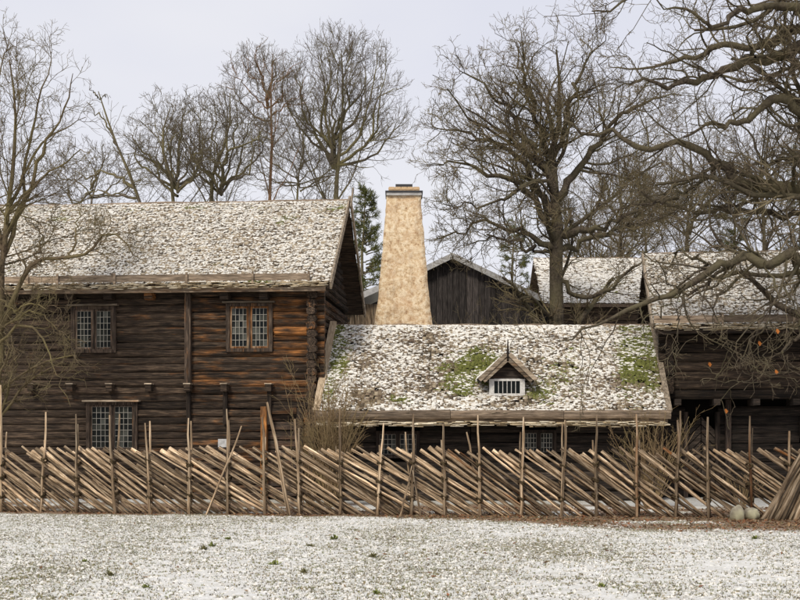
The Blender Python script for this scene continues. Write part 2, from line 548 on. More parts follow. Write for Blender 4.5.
x, y = lawn_points(22000, 0.46)
n = len(x)
keep = litter(x, y) < 0.45
x = x[keep]; y = y[keep]; n = len(x)
P = np.stack([x, y, gz(x, y)], -1)
sz = 0.007 + 0.022 * ng.random(n) ** 1.6
E = np.tile(np.eye(3)[None], (n, 1, 1))
Vb, Fb = scatter_blobs(P, E[:, 0], E[:, 1], E[:, 2], sz * 1.2, sz, sz * ng.uniform(0.35, 0.8, n), 5, 5)
o = link('snow', mesh_np('lawn snow', Vb, Fb, True), M['snow'], kind='stuff')
tag(o, 'thin grainy snow lying on the lawn', 'snow')

# leaf litter
m_ = 52000
y = 19.0 + 7.5 * ng.random(m_); x = (ng.random(m_) * 2 - 1) * 9
keep = litter(x, y) > ng.uniform(0.15, 1.2, m_)
xs = np.concatenate([x[keep], ng.uniform(-6, 6, 160)]); ys = np.concatenate([y[keep], ng.uniform(11, 22, 160)])
n = len(xs)
sz = ng.uniform(0.02, 0.045, n)
d1 = ng.standard_normal((n, 3)); d1[:, 2] *= 0.35; d1 /= np.linalg.norm(d1, axis=1)[:, None]
d2 = np.cross(d1, ng.standard_normal((n, 3))); d2 /= np.linalg.norm(d2, axis=1)[:, None]
d2[:, 2] *= 0.5
P = np.stack([xs, ys, gz(xs, ys) + 0.015], -1)
V = np.stack([P - d1 * sz[:, None], P - d2 * sz[:, None] * 0.55, P + d1 * sz[:, None], P + d2 * sz[:, None] * 0.55], 1).reshape(-1, 3)
pal = np.array([(0.20, 0.11, 0.055), (0.11, 0.065, 0.038), (0.28, 0.18, 0.10), (0.18, 0.135, 0.085), (0.22, 0.09, 0.042)])
cc = pal[ng.integers(0, 5, n)] * ng.uniform(0.6, 1.3, (n, 1))
o = link('fallen_leaves', mesh_np('leaves', V, np.arange(4 * n).reshape(-1, 4), False, {'col': np.repeat(cc, 4, 0)}), M['blade'], kind='stuff')
tag(o, 'brown fallen leaves lying along the foot of the fence', 'leaves')


# ------------------------------------------------------------------ timber pieces
def log_mesh(p, q, hgt, dep, seed, seg=0.55, axis_up=(0, 0, 1)):
    """hewn log between p and q (centre line), irregular"""
    r_ = random.Random(seed)
    p = Vector(p); q = Vector(q); d = (q - p); Ln = d.length; d.normalize()
    up = Vector(axis_up); s = d.cross(up).normalized()
    k = max(2, int(Ln / seg) + 1)
    prof = [(-0.32, -0.5), (0.32, -0.5), (0.5, -0.24), (0.5, 0.26), (0.3, 0.5), (-0.3, 0.5), (-0.5, 0.26), (-0.5, -0.24)]
    g = G(); n = len(prof)
    ph = r_.uniform(0, 6)
    for i in range(k):
        c = p + d * (Ln * i / (k - 1)) + up * (math.sin(i * 0.7 + ph) * 0.008) + s * r_.uniform(-0.012, 0.012)
        hh = hgt * r_.uniform(0.93, 1.05); dd = dep * r_.uniform(0.9, 1.1)
        for a, b in prof:
            g.v.append(tuple(c + s * (a * dd) + up * (b * hh + r_.uniform(-0.008, 0.008))))
    for i in range(k - 1):
        for j in range(n):
            j2 = (j + 1) % n
            g.f.append((i * n + j, i * n + j2, (i + 1) * n + j2, (i + 1) * n + j))
    g.f.append(tuple(range(n - 1, -1, -1))); g.f.append(tuple((k - 1) * n + j for j in range(n)))
    return g


def spans(x0, x1, cuts):
    """remove the cut intervals from x0..x1"""
    out = [(x0, x1)]
    for a, b in cuts:
        nxt = []
        for s, e in out:
            if b <= s or a >= e:
                nxt.append((s, e)); continue
            if a > s: nxt.append((s, a))
            if b < e: nxt.append((b, e))
        out = nxt
    return [(s, e) for s, e in out if e - s > 0.08]


def window(parent, x0, x1, z0, z1, y, nx, nz, fm, fcol, cm, ccol, cap=True, capcol=(0.4, 0.8, 0, 1), frame=0.09, case=0.045, lead=0.011):
    """leaded two-light window facing -y, its outer frame from x0..x1, z0..z1, face at y"""
    g = G()
    g.box(x0, x0 + frame, y - 0.03, y + 0.12, z0, z1).box(x1 - frame, x1, y - 0.03, y + 0.12, z0, z1)
    g.box(x0 + frame, x1 - frame, y - 0.032, y + 0.12, z1 - frame * 0.8, z1).box(x0 + frame, x1 - frame, y - 0.05, y + 0.12, z0, z0 + frame)
    xm = (x0 + x1) / 2
    g.box(xm - 0.02, xm + 0.02, y - 0.01, y + 0.1, z0 + frame, z1 - frame * 0.8)
    w = g.build('window', fm, parent, fcol)
    if cap:
        G().box(x0 - 0.07, x1 + 0.07, y - 0.13, y + 0.05, z1 + 0.004, z1 + 0.045).build('window_cap', M['pale_x'], w, capcol)
    for a, b in ((x0 + frame, xm - 0.02), (xm + 0.02, x1 - frame)):
        c0, c1 = z0 + frame + 0.004, z1 - frame * 0.8 - 0.004
        a += 0.004; b -= 0.004
        g = G()
        g.box(a, a + case, y + 0.01, y + 0.06, c0, c1).box(b - case, b, y + 0.01, y + 0.06, c0, c1)
        g.box(a + case, b - case, y + 0.012, y + 0.06, c0, c0 + case).box(a + case, b - case, y + 0.012, y + 0.06, c1 - case, c1)
        g.build('casement', cm, w, ccol)
        a2, b2, c2, c3 = a + case, b - case, c0 + case, c1 - case
        vs, fs, tn = [], [], []
        for ix in range(nx):
            for iz in range(nz):
                xa_, xb_ = a2 + (b2 - a2) * ix / nx, a2 + (b2 - a2) * (ix + 1) / nx
                za_, zb_ = c2 + (c3 - c2) * iz / nz, c2 + (c3 - c2) * (iz + 1) / nz
                t1, t2 = rnd.uniform(-0.005, 0.005), rnd.uniform(-0.005, 0.005)
                k0 = len(vs)
                vs += [(xa_, y + 0.046 + t1 + t2, za_), (xb_, y + 0.046 - t1 + t2, za_), (xb_, y + 0.046 - t1 - t2, zb_), (xa_, y + 0.046 + t1 - t2, zb_)]
                fs.append((k0, k0 + 1, k0 + 2, k0 + 3)); tn += [rnd.random()] * 4
        link('panes', mesh_np('panes', np.array(vs), np.array(fs), False, {'tone': np.array(tn)}), M['glass'], w, 'stuff')
        g = G()
        for i in range(nx + 1):
            xx = a2 + (b2 - a2) * i / nx
            g.box(xx - lead / 2, xx + lead / 2, y + 0.028, y + 0.038, c2, c3)
        for i in range(nz + 1):
            zz = c2 + (c3 - c2) * i / nz
            g.box(a2, b2, y + 0.026, y + 0.036, zz - lead / 2, zz + lead / 2)
        g.build('lattice', M['lead'], w)
    return w


def shingle_field(parent, O, U, S, W, Ls, edge, maskf, seed, sw=0.105, ex=0.125, lift=0.010, blob=1.0, sizes=(0.009, 0.036), snap=0.35, jit=0.06):
    """rows of shakes over a slope; O lower left corner, U along, S up the slope (unit), edge(s) -> (left, right) limits
       maskf(u, s) -> snow, moss, debris in 0..1; adds shingles, snow, moss, debris as stuff parts of parent"""
    g = np.random.default_rng(seed)
    O = np.array(O, float); U = np.array(U, float); S = np.array(S, float)
    N = np.cross(U, S); N /= np.linalg.norm(N)
    us, ss = [], []
    for i in range(int(Ls / ex)):
        s = i * ex
        l, r_ = edge(s)
        k = int((r_ - l) / sw)
        uu = l + (np.arange(k) + 0.5) * (r_ - l) / k + g.uniform(-0.02, 0.02, k)
        us.append(uu); ss.append(np.full(k, s) + g.uniform(-jit, jit * 0.9, k))
    u = np.concatenate(us); s = np.concatenate(ss); n = len(u)
    hw = sw * g.uniform(0.42, 0.56, n); ln = ex * g.uniform(1.25, 1.6, n); th = g.uniform(0.005, 0.016, n)
    ln = np.minimum(ln, Ls - s + 0.02)
    l0 = lift * 0.7 + g.uniform(0, 0.014, n); tw = g.uniform(-0.012, 0.012, n); sk = g.uniform(-0.015, 0.015, n)
    def pt(uu, s_, h):
        return O + U * uu[:, None] + S * s_[:, None] + N * h[:, None]
    z0 = np.zeros(n)
    V = np.stack([pt(u - hw, s, l0 + tw), pt(u + hw, s, l0 - tw), pt(u + hw + sk, s + ln, z0 + 0.004), pt(u - hw + sk, s + ln, z0 + 0.004),
                  pt(u - hw, s, l0 + tw + th), pt(u + hw, s, l0 - tw + th), pt(u + hw + sk, s + ln, z0 + 0.014), pt(u - hw + sk, s + ln, z0 + 0.014)], 1).reshape(-1, 3)
    b = (np.arange(n) * 8)[:, None]
    F = np.concatenate([b + np.array([[4, 5, 6, 7]]), b + np.array([[0, 1, 5, 4]]), b + np.array([[1, 2, 6, 5]]), b + np.array([[3, 0, 4, 7]])])
    sn, mo, de = maskf(u, s)
    me = mesh_np('shingles', V, F, False, {'tone': np.repeat(g.random(n), 8), 'snow': np.repeat(np.clip(sn + g.uniform(-0.14, 0.14, n), 0, 1), 8), 'moss': np.repeat(mo, 8)})
    link('shingles', me, M['shingle'], parent, 'stuff')
    for kind, mt, dens in (('snow', 'snow', 1600), ('moss', 'moss', 420), ('debris', 'debris', 420)):
        k = int(W * Ls * dens * blob)
        s = g.random(k) * Ls; e = np.array([edge(q) for q in (0, Ls)])
        lo = e[0, 0] + (e[1, 0] - e[0, 0]) * s / Ls; hi = e[0, 1] + (e[1, 1] - e[0, 1]) * s / Ls
        u = lo + (hi - lo) * g.random(k)
        mm = dict(zip(('snow', 'moss', 'debris'), maskf(u, s)))[kind]
        s = np.where(g.random(k) < snap, (np.floor(s / ex) + 0.45 + g.uniform(-0.25, 0.25, k)) * ex, s)
        s = np.clip(s, 0.02, Ls - 0.02)
        keep = mm > g.uniform(0.05, 0.95, k)
        u = u[keep]; s = s[keep]; n = len(u)
        if n < 5:
            continue
        P = O + U * u[:, None] + S * s[:, None] + N * g.uniform(0.008, 0.03, n)[:, None]
        sz = sizes[0] + (sizes[1] - sizes[0]) * g.random(n) ** 1.8
        if kind != 'snow':
            sz *= 1.1
        Vb, Fb = scatter_blobs(P, np.tile(U, (n, 1)), np.tile(S, (n, 1)), np.tile(N, (n, 1)), sz * 1.3, sz * 0.62, sz * g.uniform(0.15, 0.4, n), seed + 3, 4 if kind == 'snow' else 5)
        link({'snow': 'roof_snow', 'moss': 'moss', 'debris': 'roof_litter'}[kind], mesh_np(kind, Vb, Fb, True), M[mt], parent, 'stuff')


def fringe(parent, x0, x1, y0, y1, z0, z1, seed, step=0.055, wmax=0.26):
    """ragged birch bark sticking out under the eave"""
    g = np.random.default_rng(seed)
    n = int((x1 - x0) / step) * 3
    x = g.uniform(x0, x1, n); w = g.uniform(0.06, wmax, n); th = g.uniform(0.006, 0.016, n)
    za = z0 + (z1 - z0) * g.random(n); out = g.uniform(-0.05, 0.06, n); dr = g.uniform(0.0, 0.07, n)
    x = np.clip(x, x0 + 0.12, x1 - 0.12)
    A = [(-1, 0, 0), (1, 0, 0), (1, 1, 0), (-1, 1, 0), (-1, 0, 1), (1, 0, 1), (1, 1, 1), (-1, 1, 1)]
    V = np.stack([np.stack([x + a * w / 2 + g.uniform(-.01, .01, n), np.where(b == 0, y0 - out, y1) + 0 * x, za - (dr if b == 0 else 0) + c * th], -1) for a, b, c in A], 1).reshape(-1, 3)
    b = (np.arange(n) * 8)[:, None]
    F = np.concatenate([b + np.array([q]) for q in ([4, 5, 6, 7], [0, 1, 5, 4], [1, 2, 6, 5], [3, 0, 4, 7], [0, 3, 2, 1])])
    link('bark_fringe', mesh_np('bark_fringe', V, F, False, {'tone': np.repeat(g.random(n), 8)}), M['bark_fringe'], parent, 'stuff')


def ridge_pieces(parent, p, q, seed, mat, color=(0.5, 0.5, 0, 1)):
    g = G()
    p = np.array(p, float); q = np.array(q, float)
    k = 14
    r_ = random.Random(seed)
    pts = [tuple(p + (q - p) * i / k + np.array([0, 0, r_.uniform(-0.02, 0.02)])) for i in range(k + 1)]
    g.tube(pts, 0.045, 6, seed, 0.2)
    g.build('ridge_pole', mat, parent, color)


# ------------------------------------------------------------------ left log house (two storeys)
TH = R(5)
corner = at(318, 435, 29.5)
house = thing('log_house', 'two storey brown log house with snowy shingle roof on the left', 'house', (corner[0], 29.5, 0), -TH)
HW, HD, EH = 9.3, 6.0, 5.22


def fx(px, d=0.0):
    """facade coordinate of a picture column on the left house"""
    # ray X = (px-400)/FPX * Y ; facade point: (corner.x + x cos + d sin, 29.5 - x sin + d cos)
    k = (px - 400.0) / FPX
    cs, sn = math.cos(TH), math.sin(TH)
    return (k * (29.5 + d * cs) - corner[0] - d * sn) / (cs + k * sn)


def fz(py, px, d=0.0):
    x = fx(px, d)
    return CAM_H + (HOR - py) * (29.5 - x * math.sin(TH) + d * math.cos(TH)) / FPX


wins = [(fx(72), fx(116.5), fz(353, 94), fz(306.5, 94)), (fx(226.5), fx(273), fz(352, 250), fz(303.5, 250)), (fx(87), fx(138), fz(453, 112), fz(402, 112))]
door = (fx(262), fx(301), 0.0, fz(409, 280))
wall = G().box(-HW + 0.1, -0.12, 0.12, HD - 0.1, 0.0, EH - 0.02).build('wall', M['core'], house)
CH = 0.186
ncourse = int(EH / CH)
for i in range(ncourse):
    z = (i + 0.5) * CH
    cuts = [(a, b) for a, b, c, d in wins + [door] if c < z + CH * 0.1 and d > z - CH * 0.1]
    cuts.append((fx(187.5), fx(190.5)))
    for (a, b) in spans(-HW - 0.12, 0.16, cuts):
        mid = (a + b) / 2
        warm = 0.14 + 0.42 * max(0, min(1, (mid + 5.5) / 4.5)) + rnd.uniform(-0.16, 0.18)
        g_ = 0.44 + rnd.uniform(-0.08, 0.08)
        log_mesh((a, 0.07, z), (b, 0.07, z), CH * 0.985, 0.18, rnd.random()).build('log', M['log_x'], wall, (warm, g_, 0, 1))
# one fresh honey coloured repair
zr = fz(331.5, 292)
log_mesh((fx(275), 0.03, zr), (fx(307), 0.03, zr), 0.18, 0.2, 5).build('repair_log', M['log_x'], wall, (1.0, 0.85, 0, 1))
# gable logs on the right, running back, ends notched past the front corner
for i in range(ncourse):
    z = (i + 0.98) * CH
    if z > EH - 0.1:
        break
    log_mesh((-0.13, -0.22 - rnd.uniform(0, 0.05), z), (-0.13, HD + 0.15, z), CH * 0.97, 0.22, rnd.random(), 1.0).build('gable_log', M['log_y'], wall, (0.3 + rnd.uniform(-.2, .2), 0.5, 0, 1))
RISE, HALF, OVF = 2.62, 3.0, 0.5
slope = RISE / (HALF + OVF)
for i in range(15):
    z = EH + (i + 0.45) * CH
    inset = max(0, (z + 0.12 - EH) / slope - 0.2)
    if HALF - inset < 0.2:
        break
    log_mesh((-0.13, inset, z), (-0.13, HD - inset, z), CH * 0.97, 0.2, rnd.random(), 1.0).build('gable_log', M['log_y'], wall, (0.3 + rnd.uniform(-.2, .2), 0.42, 0, 1))
for (a, b, c, d), warm in zip(wins, ((0.2, 0.5), (0.75, 0.75), (0.1, 0.4))):
    window(house, a, b, c, d, -0.05, 4, 7 if c < 2 else 6, M['log_z'], (0.35 * warm[0] + 0.2, 0.55, 0, 1), M['pale_z'] if warm[0] > 0.5 else M['log_z'], (0.9, 0.55, 0, 1) if warm[0] > 0.5 else (0.3, 0.8, 0, 1),
           capcol=(0.5, 0.65, 0, 1) if c < 2 else (0.4, 0.32, 0, 1))
# cellar door of horizontal planks with its orange post
a, b, c, d = door
dr = G().box(a + 0.02, b - 0.02, 0.16, 0.2, 0.02, d - 0.02).build('door', M['core'], house)
for i in range(9):
    z = 0.1 + i * (d - 0.15) / 9
    G().box(a + 0.03, b - 0.03, 0.10, 0.157, z, z + (d - 0.15) / 9 - 0.03).build('plank', M['tar_x'], dr, (0.6, 0.9, 0, 1))
G().box(a - 0.02, a + 0.13, -0.09, 0.14, 0, d + 0.06).build('door_post', M['log_z'], house, (0.95, 0.75, 0, 1))
G().box(b - 0.1, b + 0.06, -0.07, 0.14, 0, d + 0.03).build('door_post', M['log_z'], house, (0.35, 0.5, 0, 1))
G().box(a + 0.135, b - 0.105, -0.07, 0.14, d - 0.12, d + 0.04).build('door_head', M['log_x'], house, (0.5, 0.5, 0, 1))
# vertical clamp post and its lower continuation
xp = fx(189)
G().box(xp - 0.075, xp + 0.075, -0.16, 0.08, fz(384, 189), EH + 0.1).build('clamp_post', M['log_z'], house, (0.35, 0.62, 0, 1))
# joist ends with a cap of snow, and brackets under them
for px in (34, 73, 112, 151, 189.5, 226, 270):
    xj = fx(px); zj = fz(386, px)
    j = G().box(xj - 0.075, xj + 0.075, -0.26, 0.02, zj - 0.14, zj + 0.03).build('joist_end', M['log_x'], house, (0.3, 0.55, 0, 1))
    G().box(xj - 0.09, xj + 0.09, -0.28, -0.03, zj + 0.033, zj + 0.062).build('weather_cap', M['pale_x'], j, (0.2, 0.75 if px > 100 else 0.5, 0, 1))
    if px in (189.5, 226, 270):
        G().box(xj - 0.05, xj + 0.05, -0.13, -0.03, zj - 0.95, zj - 0.143).build('bracket', M['log_z'], house, (0.2, 0.3, 0, 1))
for px, tone in ((38, .4), (73, .4), (112, .45), (152, .7), (227, .5), (266, .5)):
    xj = fx(px); zj = fz(297, px)
    G().box(xj - 0.10, xj + 0.10, -0.34, 0.02, zj - 0.09, zj + 0.09).build('beam_end', M['log_x'], house, (0.2 if tone < .6 else 0.85, tone, 0, 1))
# eave plate, bark, eave board and its hooks
x0e, x1e = -HW - 0.3, 0.36
log_mesh((x0e + 0.3, -0.13, EH - 0.02), (x1e - 0.35, -0.13, EH - 0.02), 0.2, 0.2, 3, 0.9).build('wall_plate', M['log_x'], house, (0.15, 0.5, 0, 1))
zE = 5.27
roof = G().poly([(x0e, -OVF, zE), (x1e, -OVF, zE), (x1e, HALF, zE + RISE), (x0e, HALF, zE + RISE)], (0, 0, -0.07)).poly(
    [(x0e, HD + OVF, zE), (x0e, HALF + 0.001, zE + RISE), (x1e, HALF + 0.001, zE + RISE), (x1e, HD + OVF, zE)], (0, 0, -0.07)).build('roof', M['log_x'], house, (0.2, 0.5, 0, 1))
G().box(x0e + 0.05, x1e - 0.1, -OVF - 0.02, -OVF + 0.04, zE - 0.19, zE - 0.085).build('fascia', M['eave_x'], roof, (0.5, 0.6, 0, 1))
fringe(roof, x0e + 0.02, x1e - 0.03, -OVF - 0.09, -OVF + 0.2, zE - 0.06, zE + 0.045, 4)
xa = x0e
for px in (58, 187, 310):
    xb = fx(px, -OVF)
    if xa < xb:
        G().beam((xa + 0.01, -OVF + 0.02, zE + 0.165), (xb, -OVF + 0.02, zE + 0.165 + rnd.uniform(-.01, .01)), 0.055, 0.17).build('eave_board', M['eave_x'], roof, (0.25, rnd.uniform(0.6, 0.8), 0, 1))
    xa = xb
for px in (28, 58, 115, 187, 253, 309):
    xh = fx(px, -OVF)
    G().beam((xh, -OVF - 0.05, zE - 0.08), (xh, -OVF - 0.045, zE + 0.29), 0.05, 0.04).beam((xh, -OVF - 0.02, zE - 0.02), (xh, -OVF + 0.35, zE + 0.12), 0.045, 0.04).build('eave_hook', M['eave_x'], roof, (0.3, 0.7, 0, 1))
sl = math.hypot(RISE, HALF + OVF)
S = np.array([0, (HALF + OVF) / sl, RISE / sl])


def mask_left(u, s):
    n_ = fbm(u * 0.5, s * 0.9, 61); m_ = fbm(u * 0.8 + 9, s * 1.2, 67)
    snow = np.clip(0.92 + (n_ - 0.5) * 1.0 + 0.15 * (s > 4.0) + 0.35 * (fbm(u * 2.2, s * 4.5, 62) - 0.5), 0.1, 0.98)
    moss = np.clip((m_ - 0.60) * 4.0, 0, 0.75) * (s < 4.2) + 0.5 * np.clip(1 - np.abs(s - 4.0) / 0.12, 0, 1) * (fbm(u * 1.3, s * 0, 3) > 0.5)
    return snow * (1 - 0.6 * moss), moss, np.clip(0.25 - 0.3 * n_, 0, 1)


shingle_field(roof, (0, -OVF - 0.04, zE + 0.02), (1, 0, 0), S, HW, sl + 0.03, lambda s: (x0e, x1e), mask_left, 1)
shingle_field(roof, (0, HD + OVF + 0.04, zE + 0.02), (-1, 0, 0), S * np.array([1, -1, 1]), HW, sl - 0.03, lambda s: (-x1e, -x0e), mask_left, 2, blob=0.15, sw=0.3, ex=0.3)
ridge_pieces(roof, (x0e, HALF, zE + RISE + 0.05), (x1e, HALF, zE + RISE + 0.05), 6, M['eave_x'], (0.3, 0.45, 0, 1))
# barge boards on the right gable
for sgn in (1, -1):
    ya, yb = (-OVF - 0.08, HALF + 0.06) if sgn == 1 else (HD + OVF + 0.08, HALF - 0.06)
    G().beam((x1e + 0.035, ya, zE - 0.07), (x1e + 0.035 + (0.03 if sgn < 0 else 0), yb, zE + RISE + 0.10), 0.045, 0.2, (0, 0, 1)).build('barge_board', M['barge'], roof, (0.2, 0.55, 0, 1))
G().beam((x1e + 0.1, HALF - 0.3, zE + RISE - 0.2), (x1e + 0.1, HALF + 0.25, zE + RISE + 0.42), 0.04, 0.09).build('barge_tip', M['barge'], roof, (0.2, 0.4, 0, 1))

# small white notice by the door
x_, z_ = fx(226), fz(443, 226)
yn = 29.5 - x_ * math.sin(TH)
nb = thing('notice_board', 'small blank pale notice board on a post before the log house', 'notice board', (corner[0] + x_, yn - 0.3, 0))
G().box(-0.14, 0.14, -0.03, 0.03, z_ - 0.1, z_ + 0.1).build('board', M['notice'], nb)
G().box(-0.02, 0.02, 0.033, 0.075, 0, z_ + 0.06).build('post', M['tar_z'], nb, (0.2, 0.9, 0, 1))

# ------------------------------------------------------------------ low middle building
mid = thing('low_cottage', 'low dark cottage with mossy snow patched roof and tall pale chimney', 'cottage', (0, 29.2, 0))
YE, YR = 28.5 - 29.2, 31.5 - 29.2      # eave and ridge in local depth
ZE2, ZR2 = 2.15, 4.44
mx0, mx1 = -1.86, 6.3
wall2 = G().box(mx0 + 0.15, mx1 - 0.1, 0.1, 4.8, 0, 2.2).build('wall', M['core'], mid)


def mxp(px, d=0.0):
    return (px - 400) * (29.2 + d) / FPX


def mzp(py, d=0.0):
    return CAM_H + (HOR - py) * (29.2 + d) / FPX


mw = [(mxp(376), mxp(420), mzp(458), mzp(431)), (mxp(521), mxp(556), mzp(456), mzp(430)), (mxp(598), mxp(630), mzp(458), mzp(431))][:2]
for i in range(9):
    z = (i + 0.5) * 0.235
    cuts = [(a, b) for a, b, c, d in mw if c < z + 0.1 and d > z - 0.1]
    for a, b in spans(mx0, mx1, cuts + [(mxp(470), mxp(471))]):
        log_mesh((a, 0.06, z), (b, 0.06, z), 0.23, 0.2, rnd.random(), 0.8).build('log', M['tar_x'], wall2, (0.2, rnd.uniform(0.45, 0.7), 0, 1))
    for xx in (mx0 + 0.1, mx1 - 0.1):
        log_mesh((xx, -0.15, z + 0.1), (xx, 4.9, z + 0.1), 0.225, 0.2, rnd.random(), 1.2).build('log', M['log_y'], wall2, (0.3, 0.4, 0, 1))
for a, b, c, d in mw:
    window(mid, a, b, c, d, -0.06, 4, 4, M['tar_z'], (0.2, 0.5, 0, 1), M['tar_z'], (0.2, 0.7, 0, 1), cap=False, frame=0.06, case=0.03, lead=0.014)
# roof, its left verge leaning back with the neighbour's wall
exl, exr = mxp(317, YE), mxp(668, YE)
rxl, rxr = mxp(334.5, YR), mxp(654, YR) - 0.1
YB = 2 * YR - YE
roof2 = G().poly([(exl, YE, ZE2), (exr, YE, ZE2), (rxr, YR, ZR2), (rxl, YR, ZR2)], (0, 0, -0.08)).poly(
    [(rxl + 0.25, YB, ZE2), (rxl, YR + 0.001, ZR2), (rxr, YR + 0.001, ZR2), (rxr, YB, ZE2)], (0, 0, -0.08)).build('roof', M['tar_x'], mid, (0.2, 0.5, 0, 1))
sl2 = math.hypot(YR - YE, ZR2 - ZE2)
S2 = np.array([0, (YR - YE) / sl2, (ZR2 - ZE2) / sl2])


def pxm(u, s):
    """approximate picture position of a roof point, used only to place the moss where the roof has it"""
    yy = 29.2 + YE + S2[1] * s; zz = ZE2 + S2[2] * s
    return 400 + u * FPX / yy, HOR - (zz - CAM_H) * FPX / yy


def spot(x, y, cx, cy, rx, ry):
    return np.clip(1.25 - np.sqrt(((x - cx) / rx) ** 2 + ((y - cy) / ry) ** 2), 0, 1)


def mask_mid(u, s):
    x, y = pxm(u, s)
    n_ = fbm(u * 1.3, s * 1.6, 71); m_ = fbm(u * 2.1 + 4, s * 2.1, 77); b_ = fbm(u * 0.6, s * 0.8 + 3, 79)
    moss = np.maximum.reduce([1.3 * spot(x, y, 482, 366, 34, 17), 1.3 * spot(x, y, 466, 384, 28, 15), 0.55 * spot(x, y, 545, 392, 28, 16), spot(x, y, 338, 345, 14, 34) * 1.3, 0.8 * spot(x, y, 445, 368, 14, 9),
                              1.05 * spot(x, y, 640, 352, 26, 58), 0.7 * spot(x, y, 400, 402, 14, 5), 0.55 * spot(x, y, 330, 385, 10, 40), 0.3 * spot(x, y, 570, 375, 30, 30)])
    moss = np.clip(moss * (2.6 * m_ - 0.15), 0, 1)
    deb = np.maximum.reduce([spot(x, y, 415, 340, 34, 10), 0.9 * spot(x, y, 420, 380, 45, 18), 0.9 * spot(x, y, 375, 360, 26, 14), 0.8 * spot(x, y, 370, 395, 30, 14), 0.75 * spot(x, y, 600, 385, 40, 22), 0.6 * spot(x, y, 515, 405, 50, 8), 0.5 * spot(x, y, 560, 345, 60, 12)])
    deb = np.clip(deb * (0.1 + 1.6 * n_) + (0.5 - b_) * 0.5, 0, 1)
    snow = np.clip(0.68 + (n_ - 0.5) * 1.8 + 0.7 * (fbm(u * 3.1, s * 6, 72) - 0.5) - 0.42 * moss - 0.5 * deb + 0.35 * spot(x, y, 462, 345, 14, 26), 0.06, 0.97)
    return snow, moss, deb


def edge_mid(s):
    k = s / sl2
    return exl + (rxl - exl) * k, exr + (rxr - exr) * k


shingle_field(roof2, (0, YE - 0.03, ZE2 + 0.02), (1, 0, 0), S2, 8.5, sl2 + 0.02, edge_mid, mask_mid, 8, sw=0.10, ex=0.12, lift=0.016, blob=1.1, sizes=(0.010, 0.05), snap=0.0, jit=0.12)
shingle_field(roof2, (0, YB + 0.03, ZE2 + 0.02), (-1, 0, 0), S2 * np.array([1, -1, 1]), 8.5, sl2 - 0.02, lambda s: (-rxr, -rxl - 0.2), lambda u, s: (0.6 + 0 * u, 0 * u, 0 * u), 9, blob=0.1, sw=0.3, ex=0.3)
ridge_pieces(roof2, (rxl, YR, ZR2 + 0.03), (rxr, YR, ZR2 + 0.03), 9, M['eave_x'], (0.2, 0.6, 0, 1))
G().box(exl, exr, YE + 0.0, YE + 0.06, ZE2 - 0.25, ZE2 - 0.09).build('fascia', M['eave_x'], roof2, (0.3, 0.6, 0, 1))
fringe(roof2, exl + 0.02, exr - 0.02, YE - 0.16, YE + 0.1, ZE2 - 0.30, ZE2 - 0.22, 14, 0.07, 0.35)
xa = exl - 0.05
for xb in (mxp(450, YE), mxp(563, YE), exr + 0.05):
    log_mesh((xa, YE - 0.05, ZE2 - 0.07), (xb, YE - 0.05, ZE2 - 0.06), 0.2, 0.15, rnd.random(), 0.6).build('eave_log', M['eave_x'], roof2, (0.2, rnd.uniform(0.5, 0.7), 0, 1))
    xa = xb + 0.01
for px in (350, 398, 455, 520, 575, 620):
    xh = mxp(px, YE)
    G().beam((xh, YE - 0.14, ZE2 - 0.2), (xh, YE - 0.14, ZE2 + 0.1), 0.04, 0.04).build('eave_hook', M['eave_x'], roof2, (0.6, 0.7, 0, 1))
G().beam((exl - 0.02, YE - 0.02, ZE2 + 0.02), (rxl - 0.03, YR, ZR2 + 0.12), 0.17, 0.07, (0, -0.6, 0.8)).build('barge_board', M['sawn'], roof2)
G().beam((exr + 0.03, YE - 0.02, ZE2 + 0.02), (rxr + 0.06, YR, ZR2 + 0.12), 0.13, 0.07, (0, -0.6, 0.8)).build('barge_board', M['barge'], roof2, (0.2, 0.4, 0, 1))
# dormer
dy = 28.95 - 29.2
dxc = (mxp(490, dy) + mxp(524, dy)) / 2
dz0, dz1 = mzp(397, dy), mzp(379, dy)
g = G().box(dxc - 0.42, dxc + 0.42, dy + 0.02, dy + 0.9, dz0 - 0.05, dz1 + 0.02)
g.poly([(dxc - 0.42, dy + 0.02, dz1 + 0.022), (dxc + 0.42, dy + 0.02, dz1 + 0.022), (dxc, dy + 0.02, dz1 + 0.42)], (0, 1.1, 0))
dorm = g.build('dormer', M['tar_x'], mid, (0.4, 0.6, 0, 1))
G().box(dxc - 0.43, dxc - 0.31, dy - 0.03, dy + 0.017, dz0, dz1).box(dxc + 0.31, dxc + 0.43, dy - 0.03, dy + 0.017, dz0, dz1).box(dxc - 0.31, dxc + 0.31, dy - 0.032, dy + 0.017, dz0 - 0.01, dz0 + 0.085).box(
    dxc - 0.31, dxc + 0.31, dy - 0.032, dy + 0.017, dz1 - 0.05, dz1 + 0.005).build('window_frame', M['white'], dorm)
G().box(dxc - 0.31, dxc + 0.31, dy - 0.005, dy + 0.015, dz0 + 0.085, dz1 - 0.05).build('pane', M['glass'], dorm)
g = G()
for k in range(5):
    xx = dxc - 0.31 + 0.62 * (k + 1) / 6
    g.box(xx - 0.007, xx + 0.007, dy - 0.022, dy - 0.006, dz0 + 0.085, dz1 - 0.05)
g.build('glazing_bars', M['white'], dorm)
zap = dz1 + 0.60
